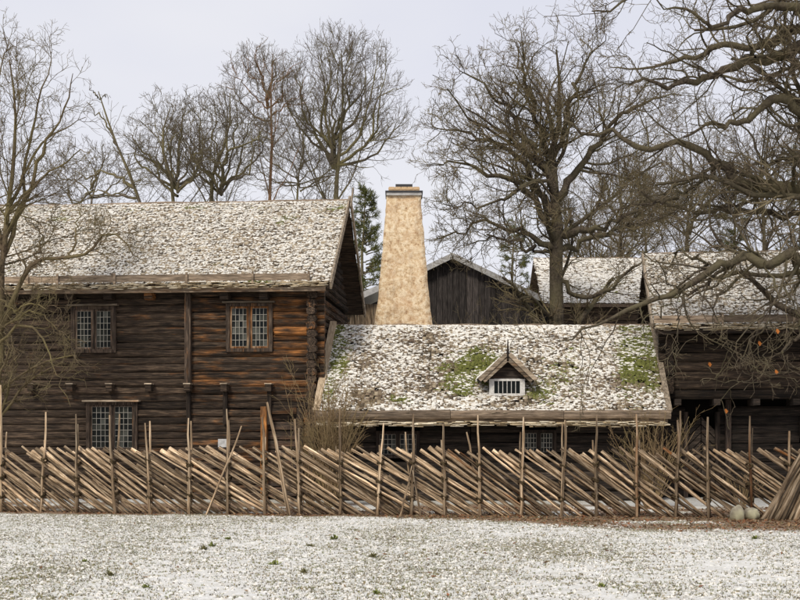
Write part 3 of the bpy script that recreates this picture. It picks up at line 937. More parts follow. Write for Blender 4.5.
for s_ in (-1, 1):
    p0 = (dxc + s_ * 0.70, zap - 0.62); p1 = (dxc, zap)
    G().poly([(p0[0], dy - 0.2, p0[1]), (p1[0], dy - 0.2, p1[1]), (p1[0], dy + 1.5, p1[1]), (p0[0], dy + 0.55, p0[1])], (0, 0, 0.05)).build('roof_slope', M['tar_x'], dorm, (0.3, 0.8, 0, 1))
    for q in range(2):
        off = 0.1 * q
        G().beam((dxc + s_ * (0.68 - off), dy - 0.235 + 0.03 * q, zap - 0.635 - off * 0.25), (dxc + s_ * 0.035 * (1 - q), dy - 0.235 + 0.03 * q, zap - 0.01 - off * 1.15), 0.03, 0.10, (0, 0, 1)).build('barge_board', M['pale_x'], dorm, (0.2 + 0.35 * q, 0.6 - 0.2 * q, 0, 1))
    g2 = np.random.default_rng(30 + s_)
    n = 46
    tt = g2.random(n); yy = dy - 0.2 + g2.random(n) * 0.7
    P = np.stack([dxc + s_ * 0.70 * tt, yy, zap + 0.055 - 0.62 * tt], -1)
    Nn = np.array([s_ * 0.66, 0, 0.75]); Uu = np.array([0.75, 0, -s_ * 0.66])
    sz = g2.uniform(0.04, 0.09, n)
    Vb, Fb = scatter_blobs(P, np.tile(Uu, (n, 1)), np.tile([0., 1, 0], (n, 1)), np.tile(Nn, (n, 1)), sz, sz, sz * 0.4, 50)
    link('roof_snow', mesh_np('snow', Vb, Fb, True), M['snow'], dorm, 'stuff')
G().tube([(dxc, dy - 0.23, zap - 0.1), (dxc, dy - 0.23, zap + 0.06), (dxc, dy - 0.23, zap + 0.34)], [0.035, 0.03, 0.012], 6).build('finial', M['tar_z'], dorm, (0.2, 0.6, 0, 1))
# chimney
CYd = 32.75
cyl = CYd - 29.2


def chim_w(z):
    """half width in metres at height z"""
    k = max(0.0, min(1.0, (z - 4.4) / (8.05 - 4.4)))
    return 0.80 - 0.345 * k ** 0.82


cx0, cx1 = (403.5 - 400) * CYd / FPX, (404 - 400) * CYd / FPX
zs = np.linspace(0, 8.06, 90)
k = 7
V = []
for z in zs:
    w_ = chim_w(z); cx = cx0
    for a, b in ((-1, -1), (1, -1), (1, 1), (-1, 1)):
        a2, b2 = {(-1, -1): (1, -1), (1, -1): (1, 1), (1, 1): (-1, 1), (-1, 1): (-1, -1)}[(a, b)]
        for q in range(k):
            f_ = q / k
            V.append((cx + (a + (a2 - a) * f_) * w_, cyl + (b + (b2 - b) * f_) * w_ * 0.9, z))
V = np.array(V)
nn = fbm(V[:, 0] * 3 + V[:, 1] * 2, V[:, 2] * 3, 91) - 0.5
cdir = V - np.array([cx0, cyl, 0]); cdir[:, 2] = 0; cdir /= np.linalg.norm(cdir, axis=1)[:, None]
V = V + cdir * (nn * 0.05 + (fbm(V[:, 0] * 9 + V[:, 1] * 7, V[:, 2] * 9, 93) - 0.5) * 0.05)[:, None]
kk = 4 * k
ii = np.arange(len(zs) * kk).reshape(len(zs), kk)
F = np.stack([ii[:-1], np.roll(ii[:-1], -1, 1), np.roll(ii[1:], -1, 1), ii[1:]], -1).reshape(-1, 4)
chim = link('chimney', mesh_np('chimney', V, F, True), M['plaster'], mid)
w_ = 0.475
G().box(cx1 - w_, cx1 + w_, cyl - w_, cyl + w_, 8.05, 8.13).build('chimney_cap', M['greypaint'], chim)
G().box(cx1 - w_ - 0.03, cx1 + w_ + 0.03, cyl - w_ - 0.03, cyl + w_ + 0.03, 8.133, 8.17).build('cap_sheet', M['iron'], chim)
g = G()
g.box(cx1 - 0.42, cx1 + 0.42, cyl - 0.42, cyl + 0.42, 8.173, 8.27)
g.build('chimney_rim', M['brick'], chim)
for kx in range(5):
    xx = cx1 - 0.405 + kx * 0.165
    G().box(xx, xx + 0.15, cyl - 0.435, cyl - 0.30, 8.21, 8.285).build('brick', M['brick'], chim)
G().box(cx1 - 0.23, cx1 + 0.23, cyl - 0.23, cyl + 0.23, 8.273, 8.40).build('flue', M['iron'], chim)

# ------------------------------------------------------------------ right log house
rh = thing('log_house', 'dark log house with jutting upper storey and snowy roof on the right', 'house', (6.62, 30.0, 0), -R(7))


def rx(px, d=0.0):
    return (px - 400) * (30.0 + d) / FPX - 6.62


def rz_(py, d=0.0):
    return CAM_H + (HOR - py) * (30.0 + d) / FPX


RW = 6.0
ZS, ZT = rz_(399), 4.12
LD = 0.75
rwall = G().box(0.12, RW - 0.1, 0.12, 5.9, ZS, ZT).box(0.15, RW - 0.15, LD + 0.12, 5.8, 0, ZS - 0.003).build('wall', M['core'], rh)
rwin = (rx(791, LD), rx(822, LD), rz_(438, LD), rz_(417, LD))
rdoor = (rx(681, LD), rx(713, LD), 0.0, rz_(414, LD))
c_ = 0.232
for i in range(int((ZT - ZS) / c_) + 1):
    z = ZS + (i + 0.5) * c_
    if z > ZT: break
    log_mesh((-0.15, 0.06, z), (RW, 0.06, z), c_ * 0.985, 0.2, rnd.random(), 0.8).build('log', M['log_x'], rwall, (0.12 + rnd.uniform(-.1, .15), rnd.uniform(0.24, 0.36), 0, 1))
for i in range(22):
    z = ZS + (i + 0.98) * c_
    inset = max(0.0, (z + 0.1 - ZT) / 0.757 - 0.2)
    if inset > 2.85: break
    log_mesh((0.1, (-0.2 if inset <= 0 else inset), z), (0.1, 6.0 - inset, z), c_ * 0.97, 0.2, rnd.random(), 1.2).build('gable_log', M['log_y'], rwall, (0.25, 0.3, 0, 1))
for i in range(int(ZS / c_)):
    z = (i + 0.5) * c_
    for a, b in spans(0.0, RW - 0.1, [(q[0], q[1]) for q in (rwin, rdoor) if q[2] < z + 0.1 and q[3] > z - 0.1]):
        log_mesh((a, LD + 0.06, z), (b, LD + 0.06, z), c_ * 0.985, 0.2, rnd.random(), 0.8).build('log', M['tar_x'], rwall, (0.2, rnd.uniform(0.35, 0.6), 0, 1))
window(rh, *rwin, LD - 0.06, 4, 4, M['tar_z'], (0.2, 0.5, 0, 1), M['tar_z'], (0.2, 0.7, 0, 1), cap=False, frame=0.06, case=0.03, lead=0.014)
a, b, c, d = rdoor
dr = G().box(a + 0.03, b - 0.03, LD + 0.12, LD + 0.16, 0.02, d).build('door', M['core'], rh)
xm = (a + b) / 2
for i in range(9):
    z = 0.05 + i * 0.21
    for s_ in (-1, 1):
        if z + 0.42 < d:
            G().poly([(xm + s_ * 0.01, LD + 0.08, z + 0.36), (xm + s_ * 0.36, LD + 0.08, z), (xm + s_ * 0.36, LD + 0.08, z + 0.18), (xm + s_ * 0.01, LD + 0.08, z + 0.54)], (0, 0.036, 0)).build('chevron_board', M['tar_x'], dr, (0.3, 1.0, 0, 1))
for xx in (a - 0.04, b - 0.07):
    G().box(xx, xx + 0.11, LD - 0.06, LD + 0.15, 0, d + 0.05).build('door_post', M['tar_z'], rh, (0.3, 0.8, 0, 1))
for px in (662, 729, 817):
    xx = rx(px, 0.1)
    G().box(xx - 0.07, xx + 0.07, LD - 0.2, LD - 0.05, 0, ZS - 0.005).build('post', M['tar_z'], rh, (0.2, 0.7, 0, 1))
for k_ in range(9):
    xx = 0.3 + k_ * 0.95
    G().box(xx - 0.08, xx + 0.08, -0.22, LD - 0.05, ZS - 0.16, ZS - 0.006).build('joist_end', M['tar_x'], rh, (0.2, 0.8, 0, 1))
ZE3, ZR3, OV3 = 4.28, 6.47, 0.5
HL = 2.55
rx0, rx1 = -0.32, RW + 0.3
roof3 = G().poly([(rx0, -OV3, ZE3), (rx1, -OV3, ZE3), (rx1, HL, ZR3), (rx0, HL, ZR3)], (0, 0, -0.07)).poly(
    [(rx0, 2 * HL + OV3, ZE3), (rx0, HL + 0.001, ZR3), (rx1, HL + 0.001, ZR3), (rx1, 2 * HL + OV3, ZE3)], (0, 0, -0.07)).build('roof', M['log_x'], rh, (0.2, 0.4, 0, 1))
sl3 = math.hypot(ZR3 - ZE3, HL + OV3); S3 = np.array([0, (HL + OV3) / sl3, (ZR3 - ZE3) / sl3])


def mask_r(u, s):
    n_ = fbm(u * 0.9, s * 1.3, 101)
    return np.clip(0.92 + (n_ - 0.5) * 0.9 + 0.35 * (fbm(u * 2.2, s * 4.5, 162) - 0.5), 0.1, 0.98), np.clip((fbm(u, s, 103) - 0.66) * 2, 0, 0.4), np.clip(0.3 - 0.4 * n_, 0, 1)


shingle_field(roof3, (0, -OV3 - 0.03, ZE3 + 0.02), (1, 0, 0), S3, RW, sl3 + 0.02, lambda s: (rx0, rx1), mask_r, 18)
shingle_field(roof3, (0, 2 * HL + OV3 + 0.03, ZE3 + 0.02), (-1, 0, 0), S3 * np.array([1, -1, 1]), RW, sl3 - 0.02, lambda s: (-rx1, -rx0), mask_r, 19, blob=0.1, sw=0.3, ex=0.3)
ridge_pieces(roof3, (rx0 + 0.1, HL, ZR3 + 0.035), (rx1, HL, ZR3 + 0.04), 16, M['eave_x'], (0.2, 0.45, 0, 1))
G().box(rx0 + 0.05, rx1, -OV3 - 0.02, -OV3 + 0.04, ZE3 - 0.19, ZE3 - 0.085).build('fascia', M['tar_x'], roof3, (0.3, 0.7, 0, 1))
fringe(roof3, rx0 + 0.02, rx1, -OV3 - 0.09, -OV3 + 0.2, ZE3 - 0.07, ZE3 + 0.035, 24)
xa = rx0
for xb in (rx(724.5, -OV3), rx(793, -OV3), rx1):
    G().beam((xa + 0.01, -OV3 + 0.02, ZE3 + 0.165), (xb, -OV3 + 0.02, ZE3 + 0.165 + rnd.uniform(-.01, .01)), 0.055, 0.18).build('eave_board', M['eave_x'], roof3, (0.1, rnd.uniform(0.7, 0.85), 0, 1))
    xh = xb - 0.02
    G().beam((xh, -OV3 - 0.05, ZE3 - 0.08), (xh, -OV3 - 0.045, ZE3 + 0.3), 0.05, 0.04).build('eave_hook', M['eave_x'], roof3, (0.1, 0.7, 0, 1))
    xa = xb
G().beam((rx0 - 0.035, -OV3 - 0.08, ZE3 - 0.05), (rx0 - 0.035, HL, ZR3 + 0.02), 0.045, 0.2, (0, 0, 1)).build('barge_board', M['barge'], roof3, (0.2, 0.45, 0, 1))

# ------------------------------------------------------------------ barn behind
BD = 45.0
barn = thing('barn', 'dark board clad barn gable with snow edged roof behind the chimney', 'barn', (at(452, 0, BD)[0], BD, 0))
bz = lambda py: CAM_H + (HOR - py) * BD / FPX
bx_ = lambda px: (px - 452) * BD / FPX
apex, ez = bz(258), bz(299)
bxr, bxl = bx_(537), bx_(358)
bs = (apex - ez) / bxr
bwall = G().poly([(bxl, 0.05, 0), (bxr - 0.08, 0.05, 0), (bxr - 0.08, 0.05, ez - 0.05), (0, 0.05, apex - 0.05), (bxl, 0.05, apex - 0.05 + bxl * bs)], (0, 12, 0)).build('wall', M['core'], barn)
xq = bxl
i = 0
while xq < bxr - 0.15:
    w_ = rnd.uniform(0.19, 0.26)
    x2 = min(xq + w_, bxr - 0.1)
    za, zb = apex - abs(xq) * bs - 0.02, apex - abs(x2) * bs - 0.02
    yo = -0.035 if i % 2 else 0.0
    G().poly([(xq + 0.006, yo, 0.02), (x2 - 0.006, yo, 0.02), (x2 - 0.006, yo, zb), (xq + 0.006, yo, za)], (0, 0.045, 0)).build('board', M['barn_z'], bwall, (0.1, rnd.uniform(0.5, 0.8), 0, 1))
    xq = x2; i += 1
for s_, xe in ((1, bxr + 0.1), (-1, bxl - 0.1)):
    ze = apex - abs(xe) * bs
    br_o = G().poly([(0, -0.35, apex + 0.06), (xe, -0.35, ze + 0.06), (xe, 12.2, ze + 0.06), (0, 12.2, apex + 0.06)], (0, 0, 0.08)).build('roof', M['snow'], barn)
    G().beam((0, -0.39, apex + 0.03), (xe, -0.39, ze + 0.03), 0.05, 0.2).build('barge_board', M['greypaint'], br_o)
# grey lean-to left of the barn
shed = thing('shed', 'small grey board shed with snowy roof left of the chimney', 'shed', (at(362, 0, 41)[0], 41.0, 0))
sz_ = lambda py: CAM_H + (HOR - py) * 41.0 / FPX
sxx = lambda px: (px - 362) * 41.0 / FPX
w_o = G().box(sxx(338), sxx(382), 0.05, 3, 0, sz_(306)).build('wall', M['core'], shed)
for k_ in range(8):
    xa = sxx(338) + k_ * (sxx(382) - sxx(338)) / 8
    G().box(xa + 0.005, xa + (sxx(382) - sxx(338)) / 8 - 0.005, 0, 0.047, 0, sz_(304)).build('board', M['pale_z'], w_o, (0.0, rnd.uniform(0.22, 0.3), 0, 1))
r_o = G().poly([(sxx(330), -0.3, sz_(311)), (sxx(384), -0.3, sz_(287)), (sxx(384), 3.2, sz_(287)), (sxx(330), 3.2, sz_(311))], (0, 0, 0.1)).build('roof', M['snow'], shed)
G().beam((sxx(330), -0.34, sz_(311)), (sxx(384), -0.34, sz_(287)), 0.05, 0.2).build('barge_board', M['greypaint'], r_o)
# far snowy roof seen through the oak
FD = 47.0
fh = thing('far_house', 'far low house with a long snowy roof seen behind the oak trunk', 'house', (at(610, 0, FD)[0], FD, 0))
hz = lambda py, d=0.0: CAM_H + (HOR - py) * (FD + d) / FPX
hx = lambda px: (px - 610) * FD / FPX
ha, hb = hx(543), hx(700)
fw = G().box(ha + 0.4, hb - 0.4, 0.5, 6.4, 0, hz(305)).build('wall', M['core'], fh)
for k_ in range(5):
    zz = hz(305) - 0.15 - k_ * 0.28
    log_mesh((ha + 0.35, 0.45, zz), (hb - 0.35, 0.45, zz), 0.27, 0.2, rnd.random(), 1.2).build('log', M['log_x'], fw, (0.2, 0.5, 0, 1))
zr5 = hz(259, 3.4)
fr = G().poly([(ha, 0, hz(304)), (hb, 0, hz(304)), (hb, 3.4, zr5), (ha, 3.4, zr5)], (0, 0, -0.12)).poly(
    [(ha, 6.8, hz(304)), (ha, 3.401, zr5), (hb, 3.401, zr5), (hb, 6.8, hz(304))], (0, 0, -0.12)).build('roof', M['debris'], fh)
s4 = np.array([0, 3.4, zr5 - hz(304)]); l4 = np.linalg.norm(s4); s4 = s4 / l4
shingle_field(fr, (0, 0, hz(304) + 0.02), (1, 0, 0), s4, hb - ha, l4, lambda s: (ha, hb), mask_r, 28, sw=0.16, ex=0.18, blob=0.45, sizes=(0.02, 0.07))
ridge_pieces(fr, (ha, 3.4, zr5 + 0.03), (hb, 3.4, zr5 + 0.03), 48, M['eave_x'], (0.2, 0.45, 0, 1))

# ------------------------------------------------------------------ pole fence
fence = thing('pole_fence', 'long weathered pole fence of slanting rails between paired stakes', 'fence', (0, 23.95, 0))


def fence_y(x):
    return (24.9 - (x + 8.3) * (1.9 / 16.0)) - 23.95


rail_meshes = []
for k in range(14):
    r_ = random.Random(100 + k)
    r0 = r_.uniform(0.042, 0.062); ln = r_.uniform(2.5, 2.95)
    pts = [(r_.uniform(-0.022, 0.022), r_.uniform(-0.015, 0.015), -ln * q / 6) for q in range(7)]
    g = G().tube(pts, [r0 * (1.0 - 0.07 * q) * r_.uniform(0.9, 1.1) for q in range(7)], 6, k, 0.2, 0.85 if k % 3 else 0.55)
    me = g.mesh('rail', False)
    me.materials.append(M['pale_z'])
    me.polygons.foreach_set('use_smooth', [len(p.vertices) == 4 for p in me.polygons])
    rail_meshes.append((me, ln))
xr = -11.4
i = 0
while xr < 9.6:
    me, ln = rnd.choice(rail_meshes)
    ang = R(34.5 + 4 * math.sin(xr * 0.45 - 0.2) + 1.5 * math.sin(xr * 1.7) + rnd.uniform(-2, 2))
    ztop = 1.30 + rnd.uniform(-0.07, 0.07)
    o = bpy.data.objects.new('rail', me); C.objects.link(o); o.parent = fence
    o.location = (xr, fence_y(xr) + rnd.uniform(-0.05, 0.05), ztop)
    # local -Z runs down the rail: turn it towards +X and down by ang
    dirv = Vector((math.cos(ang), -0.119 * math.cos(ang), -math.sin(ang)))
    q = (-dirv).to_track_quat('Z', 'Y')
    o.rotation_euler = (q @ Matrix.Rotation(rnd.uniform(0, 6.28), 3, 'Z').to_quaternion()).to_euler()
    sc_ = (ztop + 0.03) / math.sin(ang) / ln * rnd.uniform(0.96, 1.02)
    tk = rnd.uniform(0.5, 0.92)
    o.scale = (tk, tk, sc_)
    k = max(0, min(1, (xr + 1.0) / 7))
    o.color = (0.12 + 0.25 * k + (0.45 if rnd.random() < 0.05 + 0.13 * k else 0), (0.80 - 0.32 * k) * rnd.uniform(0.5, 1.25), 0, 1)
    xr += rnd.choice((0.10, 0.13, 0.15, 0.19))
    i += 1
# low second layer of thinner poles
for k_ in range(148):
    xr = -10.5 + k_ * 0.137 + rnd.uniform(-0.15, 0.15)
    me, ln = rnd.choice(rail_meshes)
    ang = R(33 + rnd.uniform(-4, 5)); ztop = rnd.uniform(0.35, 0.8) if k_ % 2 else rnd.uniform(0.8, 1.28)
    o = bpy.data.objects.new('rail', me); C.objects.link(o); o.parent = fence
    o.location = (xr, fence_y(xr) + rnd.uniform(0.05, 0.12), ztop)
    dirv = Vector((math.cos(ang), -0.119 * math.cos(ang), -math.sin(ang)))
    o.rotation_euler = (-dirv).to_track_quat('Z', 'Y').to_euler()
    tk = rnd.uniform(0.5, 0.75)
    o.scale = (tk, tk, (ztop + 0.02) / math.sin(ang) / ln)
    k = max(0, min(1, (xr + 1.0) / 7))
    o.color = (0.2 + 0.2 * k, (0.55 - 0.2 * k) * rnd.uniform(0.6, 1.2), 0, 1)
stake_meshes = []
for k in range(8):
    r_ = random.Random(200 + k)
    pts = [(r_.uniform(-0.014, 0.014) * (q > 0), r_.uniform(-0.014, 0.014) * (q > 0), q / 6) for q in range(7)]
    g = G().tube(pts, [0.030, 0.030, 0.028, 0.026, 0.024, 0.021, 0.015], 7, k, 0.12)
    me = g.mesh('stake', True); me.materials.append(M['pale_z']); stake_meshes.append(me)


def stake_into(name, parent, p, q, thick, color, me=None):
    o = bpy.data.objects.new(name, me or rnd.choice(stake_meshes)); C.objects.link(o)
    if parent is not None: o.parent = parent
    p = Vector(p); q = Vector(q); d = q - p
    o.location = p; o.rotation_euler = d.to_track_quat('Z', 'Y').to_euler(); o.scale = (thick, thick, d.length); o.color = color
    return o


# (column of the base, column of the top, row of the top, column/row of the rear twin's top)
stakes = [(-38, -36, 415, -30, 425), (0.5, 0.5, 385, 7, 432), (40, 46.5, 412, 45, 440), (76, 76.5, 414, 78, 424), (115.5, 109, 415, 119, 414), (150, 145.5, 423, 149.5, 421), (189, 188.5, 418, 191.5, 421),
          (227.5, 227, 409, 229, 420), (265, 262.5, 417, 265, 437), (300, 295.5, 419, 299, 428), (340, 340, 408, 336, 446), (376.5, 383.5, 423, 380, 445), (411, 414, 414, 405, 432), (445, 443, 424, 441, 440),
          (480, 478, 415, 467, 432), (521, 524, 417, 520, 432), (561, 566, 420, 562, 422), (596, 596.5, 415, 593, 440), (637, 637, 414, 640, 440), (675, 681, 411, 678, 420), (709, 707, 417, 704, 446), (752, 749.5, 416, 752, 428),
          (789, 789.5, 431, 792, 445), (826, 826, 420, 830, 430)]
ring_meshes = []
for k in range(3):
    g = G(); n_ = 10
    pts = [(0.055 * math.cos(q * 2 * math.pi / n_), 0.15 * math.sin(q * 2 * math.pi / n_), 0.03 * math.sin(q * 1.3 + k)) for q in range(n_ + 1)]
    g.tube(pts, 0.02, 5, k, 0.25)
    me = g.mesh('binding', True); me.materials.append(M['withy']); ring_meshes.append(me)
for pb, pt_, yt, p2, y2 in stakes:
    xb = (pb - 400) / FPX * 24.0
    for it in range(3):
        yb = fence_y(xb) + 23.95
        xb = (pb - 400) / FPX * yb
    k = max(0, min(1, (xb + 1.0) / 7))
    yf = yb - 0.11; yr = yb + 0.13
    f1 = at(pt_, yt, yf); f2 = at(p2, y2, yr)
    b1 = ((pb - 400) / FPX * yf, yf - 23.95, -0.05); b2 = ((pb + 1.5 - 400) / FPX * yr, yr - 23.95, -0.05)
    col = lambda: (0.25 + 0.45 * k * (rnd.random() < 0.6) + rnd.uniform(-.1, .1), (0.56 - 0.22 * k) * rnd.uniform(0.85, 1.15), 0, 1)
    s1 = stake_into('stake', fence, b1, (f1[0], yf - 23.95, f1[2]), rnd.uniform(0.95, 1.2), col())
    stake_into('stake', fence, b2, (f2[0], yr - 23.95, f2[2]), rnd.uniform(0.8, 1.0), col())
    for zz in (0.36, 0.68, 1.02):
        z = zz + rnd.uniform(-0.06, 0.06); tt = z / max(0.5, f1[2])
        for e in range(2):
            o = bpy.data.objects.new('binding', rnd.choice(ring_meshes)); C.objects.link(o); o.parent = fence
            o.location = (b1[0] + (f1[0] - b1[0]) * tt, yb - 23.95 + 0.01, z + e * 0.03); o.rotation_euler = (rnd.uniform(-.15, .15), rnd.uniform(-.2, .2), 0)

# loose poles leaning on the fence
for (pa, ya, pb, yb, th, lab) in ((290, 513, 268, 402, 1.35, 'tall pale crooked pole leaning against the fence beside the orange door post'),
                                  (206, 511, 242, 426, 0.8, 'thin pale stick leaning right across the fence under the notice board'),
                                  (400, 512, 412, 466, 0.7, 'short thin stick propped left of a stake under the cottage window'),
                                  (421, 512, 413, 470, 0.7, 'short thin stick propped right of a stake under the cottage window')):
    d = 23.9 - ((pa - 400) / FPX * 24) * 0.119 - 0.30
    p = at(pa, 0, d); q = at(pb, yb, d + 0.16)
    o = stake_into('loose_pole', None, (p[0], d, -0.02), (q[0], d + 0.16, q[2]), th, (0.25, 0.52, 0, 1))
    tag(o, lab, 'pole', 'loose poles leaning on the fence')
for k in range(10):
    pb = 762 + k * 4.2 + rnd.uniform(-2, 2)
    dd = 22.55 + 0.05 * (k % 4) + rnd.uniform(-0.03, 0.03)
    p = at(pb, 0, dd); q = at(806 + k * 3.4 + rnd.uniform(-3, 3), 442 + rnd.uniform(-10, 10), dd + 0.3)
    o = stake_into('stacked_pole', None, (p[0], dd, -0.02), (q[0], dd + 0.3, q[2]), rnd.uniform(1.2, 1.75), (0.1, rnd.uniform(0.3, 0.5), 0, 1))
    tag(o, ('lowest leaning' if k == 0 else 'second' if k == 1 else 'third' if k == 2 else 'fourth' if k == 3 else 'fifth' if k == 4 else 'sixth' if k == 5 else 'one') + ' grey pole from the left in the bundle at the right fence end' * (k < 6) + ' of the grey poles at the right edge of the bundle by the fence' * (k >= 6), 'pole', 'poles bundled at the right end of the fence')


# stones
def boulder(name, c, r, seed, label):
    import bmesh
    bm = bmesh.new(); bmesh.ops.create_icosphere(bm, subdivisions=3, radius=1)
    for v in bm.verts:
        n_ = fbm(np.array([v.co.x * 1.3 + 5 + seed]), np.array([v.co.y * 1.3 + v.co.z * 1.1 + 7]), seed, 3)[0]
        v.co = Vector((v.co.x * r[0], v.co.y * r[1], v.co.z * r[2])) * (0.55 + 0.9 * n_)
    me = bpy.data.meshes.new(name); bm.to_mesh(me); bm.free()
    me.polygons.foreach_set('use_smooth', [True] * len(me.polygons))
    o = link(name, me, M['stone']); o.location = c
    tag(o, label, 'stone', 'stones at the foot of the fence')


boulder('boulder', (at(737.5, 0, 22.6)[0], 22.6, 0.09), (0.12, 0.12, 0.16), 3, 'small pale lichen covered stone at the fence foot, left of the rounder stone')
boulder('boulder', (at(752.5, 0, 22.65)[0], 22.65, 0.11), (0.17, 0.16, 0.15), 9, 'rounded grey green boulder at the fence foot beside the leaning poles')


# ------------------------------------------------------------------ trees
def tubes(P, Rr, sides):
    """P (n,k,3), Rr (n,k)"""
    n, k, _ = P.shape
    T = np.empty_like(P)
    T[:, 1:-1] = P[:, 2:] - P[:, :-2]; T[:, 0] = P[:, 1] - P[:, 0]; T[:, -1] = P[:, -1] - P[:, -2]
    T /= np.linalg.norm(T, axis=2, keepdims=True) + 1e-9
    md = P[:, -1] - P[:, 0]
    ref = np.where((np.abs(md[:, 2]) > 0.75 * np.linalg.norm(md, axis=1))[:, None], np.array([[1., 0.2, 0]]), np.array([[0., 0.15, 1]]))
    A = np.cross(T, ref[:, None, :]); A /= np.linalg.norm(A, axis=2, keepdims=True) + 1e-9
    B = np.cross(T, A)
    ang = np.arange(sides) * 2 * np.pi / sides
    V = P[:, :, None, :] + Rr[:, :, None, None] * (np.cos(ang)[None, None, :, None] * A[:, :, None, :] + np.sin(ang)[None, None, :, None] * B[:, :, None, :])
    idx = np.arange(n * k * sides).reshape(n, k, sides)
    a = idx[:, :-1]; b = idx[:, 1:]
    F = np.stack([a, np.roll(a, -1, 2), np.roll(b, -1, 2), b], -1).reshape(-1, 4)
    return V.reshape(-1, 3), F


def join(parts):
    Vs, Fs, off = [], [], 0
    for V, F in parts:
        Vs.append(V); Fs.append(F + off); off += len(V)
    return np.concatenate(Vs), np.concatenate(Fs)


def smooth_path(pts, k, g, wob):
    pts = np.array(pts, float)
    n = len(pts)
    d = np.concatenate([[0], np.cumsum(np.linalg.norm(np.diff(pts, axis=0), axis=1))])
    tt = np.linspace(0, d[-1], k)
    ext = np.vstack([2 * pts[0] - pts[1], pts, 2 * pts[-1] - pts[-2]])
    out = []
    for t_ in tt:
        i = min(n - 2, int(np.searchsorted(d, t_, 'right') - 1))
        f = (t_ - d[i]) / max(1e-6, d[i + 1] - d[i])
        p0, p1, p2, p3 = ext[i], ext[i + 1], ext[i + 2], ext[i + 3]
        out.append(0.5 * (2 * p1 + (p2 - p0) * f + (2 * p0 - 5 * p1 + 4 * p2 - p3) * f * f + (3 * p1 - p0 - 3 * p2 + p3) * f ** 3))
    out = np.array(out)
    w = g.standard_normal((k, 3)) * wob
    w[0] = 0; w[:, 1] *= 1.5
    return out + w


def spawn(g, P, Rr, dens, tr, ang, ratio, K, wob, trop, rr, minlen, rmin, env=None, taper=0.35, flat=0.0):
    """children branches on the paths P"""
    seg = np.linalg.norm(np.diff(P, axis=1), axis=2)
    Lp = seg.sum(1)
    cnt = np.maximum(1, np.round(dens * Lp * g.uniform(0.75, 1.25, len(Lp)))).astype(int)
    idx = np.repeat(np.arange(len(P)), cnt)
    n = len(idx)
    t_ = tr[0] + (tr[1] - tr[0]) * g.random(n)
    k = P.shape[1]
    f = t_ * (k - 1); i0 = np.minimum(f.astype(int), k - 2); fr_ = f - i0
    p = P[idx, i0] * (1 - fr_)[:, None] + P[idx, i0 + 1] * fr_[:, None]
    r0 = Rr[idx, i0] * (1 - fr_) + Rr[idx, i0 + 1] * fr_
    T = P[idx, i0 + 1] - P[idx, i0]; T /= np.linalg.norm(T, axis=1, keepdims=True) + 1e-9
    q = np.cross(T, g.standard_normal((n, 3))); q /= np.linalg.norm(q, axis=1, keepdims=True) + 1e-9
    a = np.radians(g.uniform(ang[0], ang[1], n))
    d = T * np.cos(a)[:, None] + q * np.sin(a)[:, None]
    if flat:
        d[:, 2] *= (1 - flat); d /= np.linalg.norm(d, axis=1, keepdims=True)
    Lc = np.maximum(minlen, ratio * Lp[idx] * (1 - 0.55 * t_) * g.uniform(0.55, 1.25, n))
    rc = np.maximum(rmin, np.minimum(r0 * 0.85, r0 * rr * g.uniform(0.7, 1.2, n)))
    Q = np.empty((n, K + 1, 3)); Q[:, 0] = p
    for s in range(K):
        d = d + g.standard_normal((n, 3)) * wob + np.array([0, 0, trop])
        d /= np.linalg.norm(d, axis=1, keepdims=True)
        Q[:, s + 1] = Q[:, s] + d * (Lc / K)[:, None]
    if env is not None:
        c, e = np.array(env[0], float), np.array(env[1], float)
        o = (((Q[:, -1] - c) / e) ** 2).sum(1)
        sc_ = np.where(o > 1, np.clip(1.0 / np.sqrt(o), 0.2, 1) ** 1.6, 1.0)
        Q = Q[:, :1] + (Q - Q[:, :1]) * sc_[:, None, None]
    Rc = np.maximum(rmin * 0.7, rc[:, None] * np.linspace(1, taper, K + 1)[None, :])
    return Q, Rc


TRI = [0]


def make_tree(name, label, base, limbs, levels, mats, seed, env=None, ntrunk=1, wob=0.04, cat='tree', ks=14, keepmain=None):
    """limbs: list of (points, r0, r1) with the trunk first; levels: list of dicts for spawn; first ntrunk limb sets in trunk part"""
    g = np.random.default_rng(seed)
    root = thing(name, label, cat, tuple(base))
    base = np.array(base, float)
    P = np.array([smooth_path(p, ks, g, wob if i else wob * 0.5) for i, (p, a, b) in enumerate(limbs)])
    Rr = np.array([np.linspace(a, b, ks) * g.uniform(0.86, 1.14, ks) for p, a, b in limbs])
    tr_parts = [tubes(P, Rr, 8)]
    cr_parts = []
    cur = (P, Rr)
    allp = [cur]
    for li, lv in enumerate(levels):
        lv = dict(lv)
        thin = lv.pop('thin', None); sides = lv.pop('sides', 3); part = lv.pop('part', 'crown'); src = lv.pop('src', 'last')
        if src == 'all' and len(allp) > 1:
            Q1 = spawn(g, *allp[-1], env=env, **lv); Q2 = spawn(g, *allp[-2], env=env, **lv)
            cur = (np.concatenate([Q1[0], Q2[0]]), np.concatenate([Q1[1], Q2[1]]))
        else:
            cur = spawn(g, *cur, env=env, **lv)
        if thin is not None:
            keep = thin(cur[0][:, 0], g)
            cur = (cur[0][keep], cur[1][keep])
        allp.append(cur)
        (tr_parts if part == 'trunk' else cr_parts).append(tubes(cur[0], cur[1], sides))
    V, F = join(tr_parts)
    link('trunk', mesh_np('trunk', V - base, F, True), mats[0], root)
    TRI[0] += 2 * len(F)
    V, F = join(cr_parts)
    link('crown', mesh_np('crown', V - base, F, False), mats[1], root)
    TRI[0] += 2 * len(F)
    print('tree', label[:40], 2 * len(F))
    return root, allp


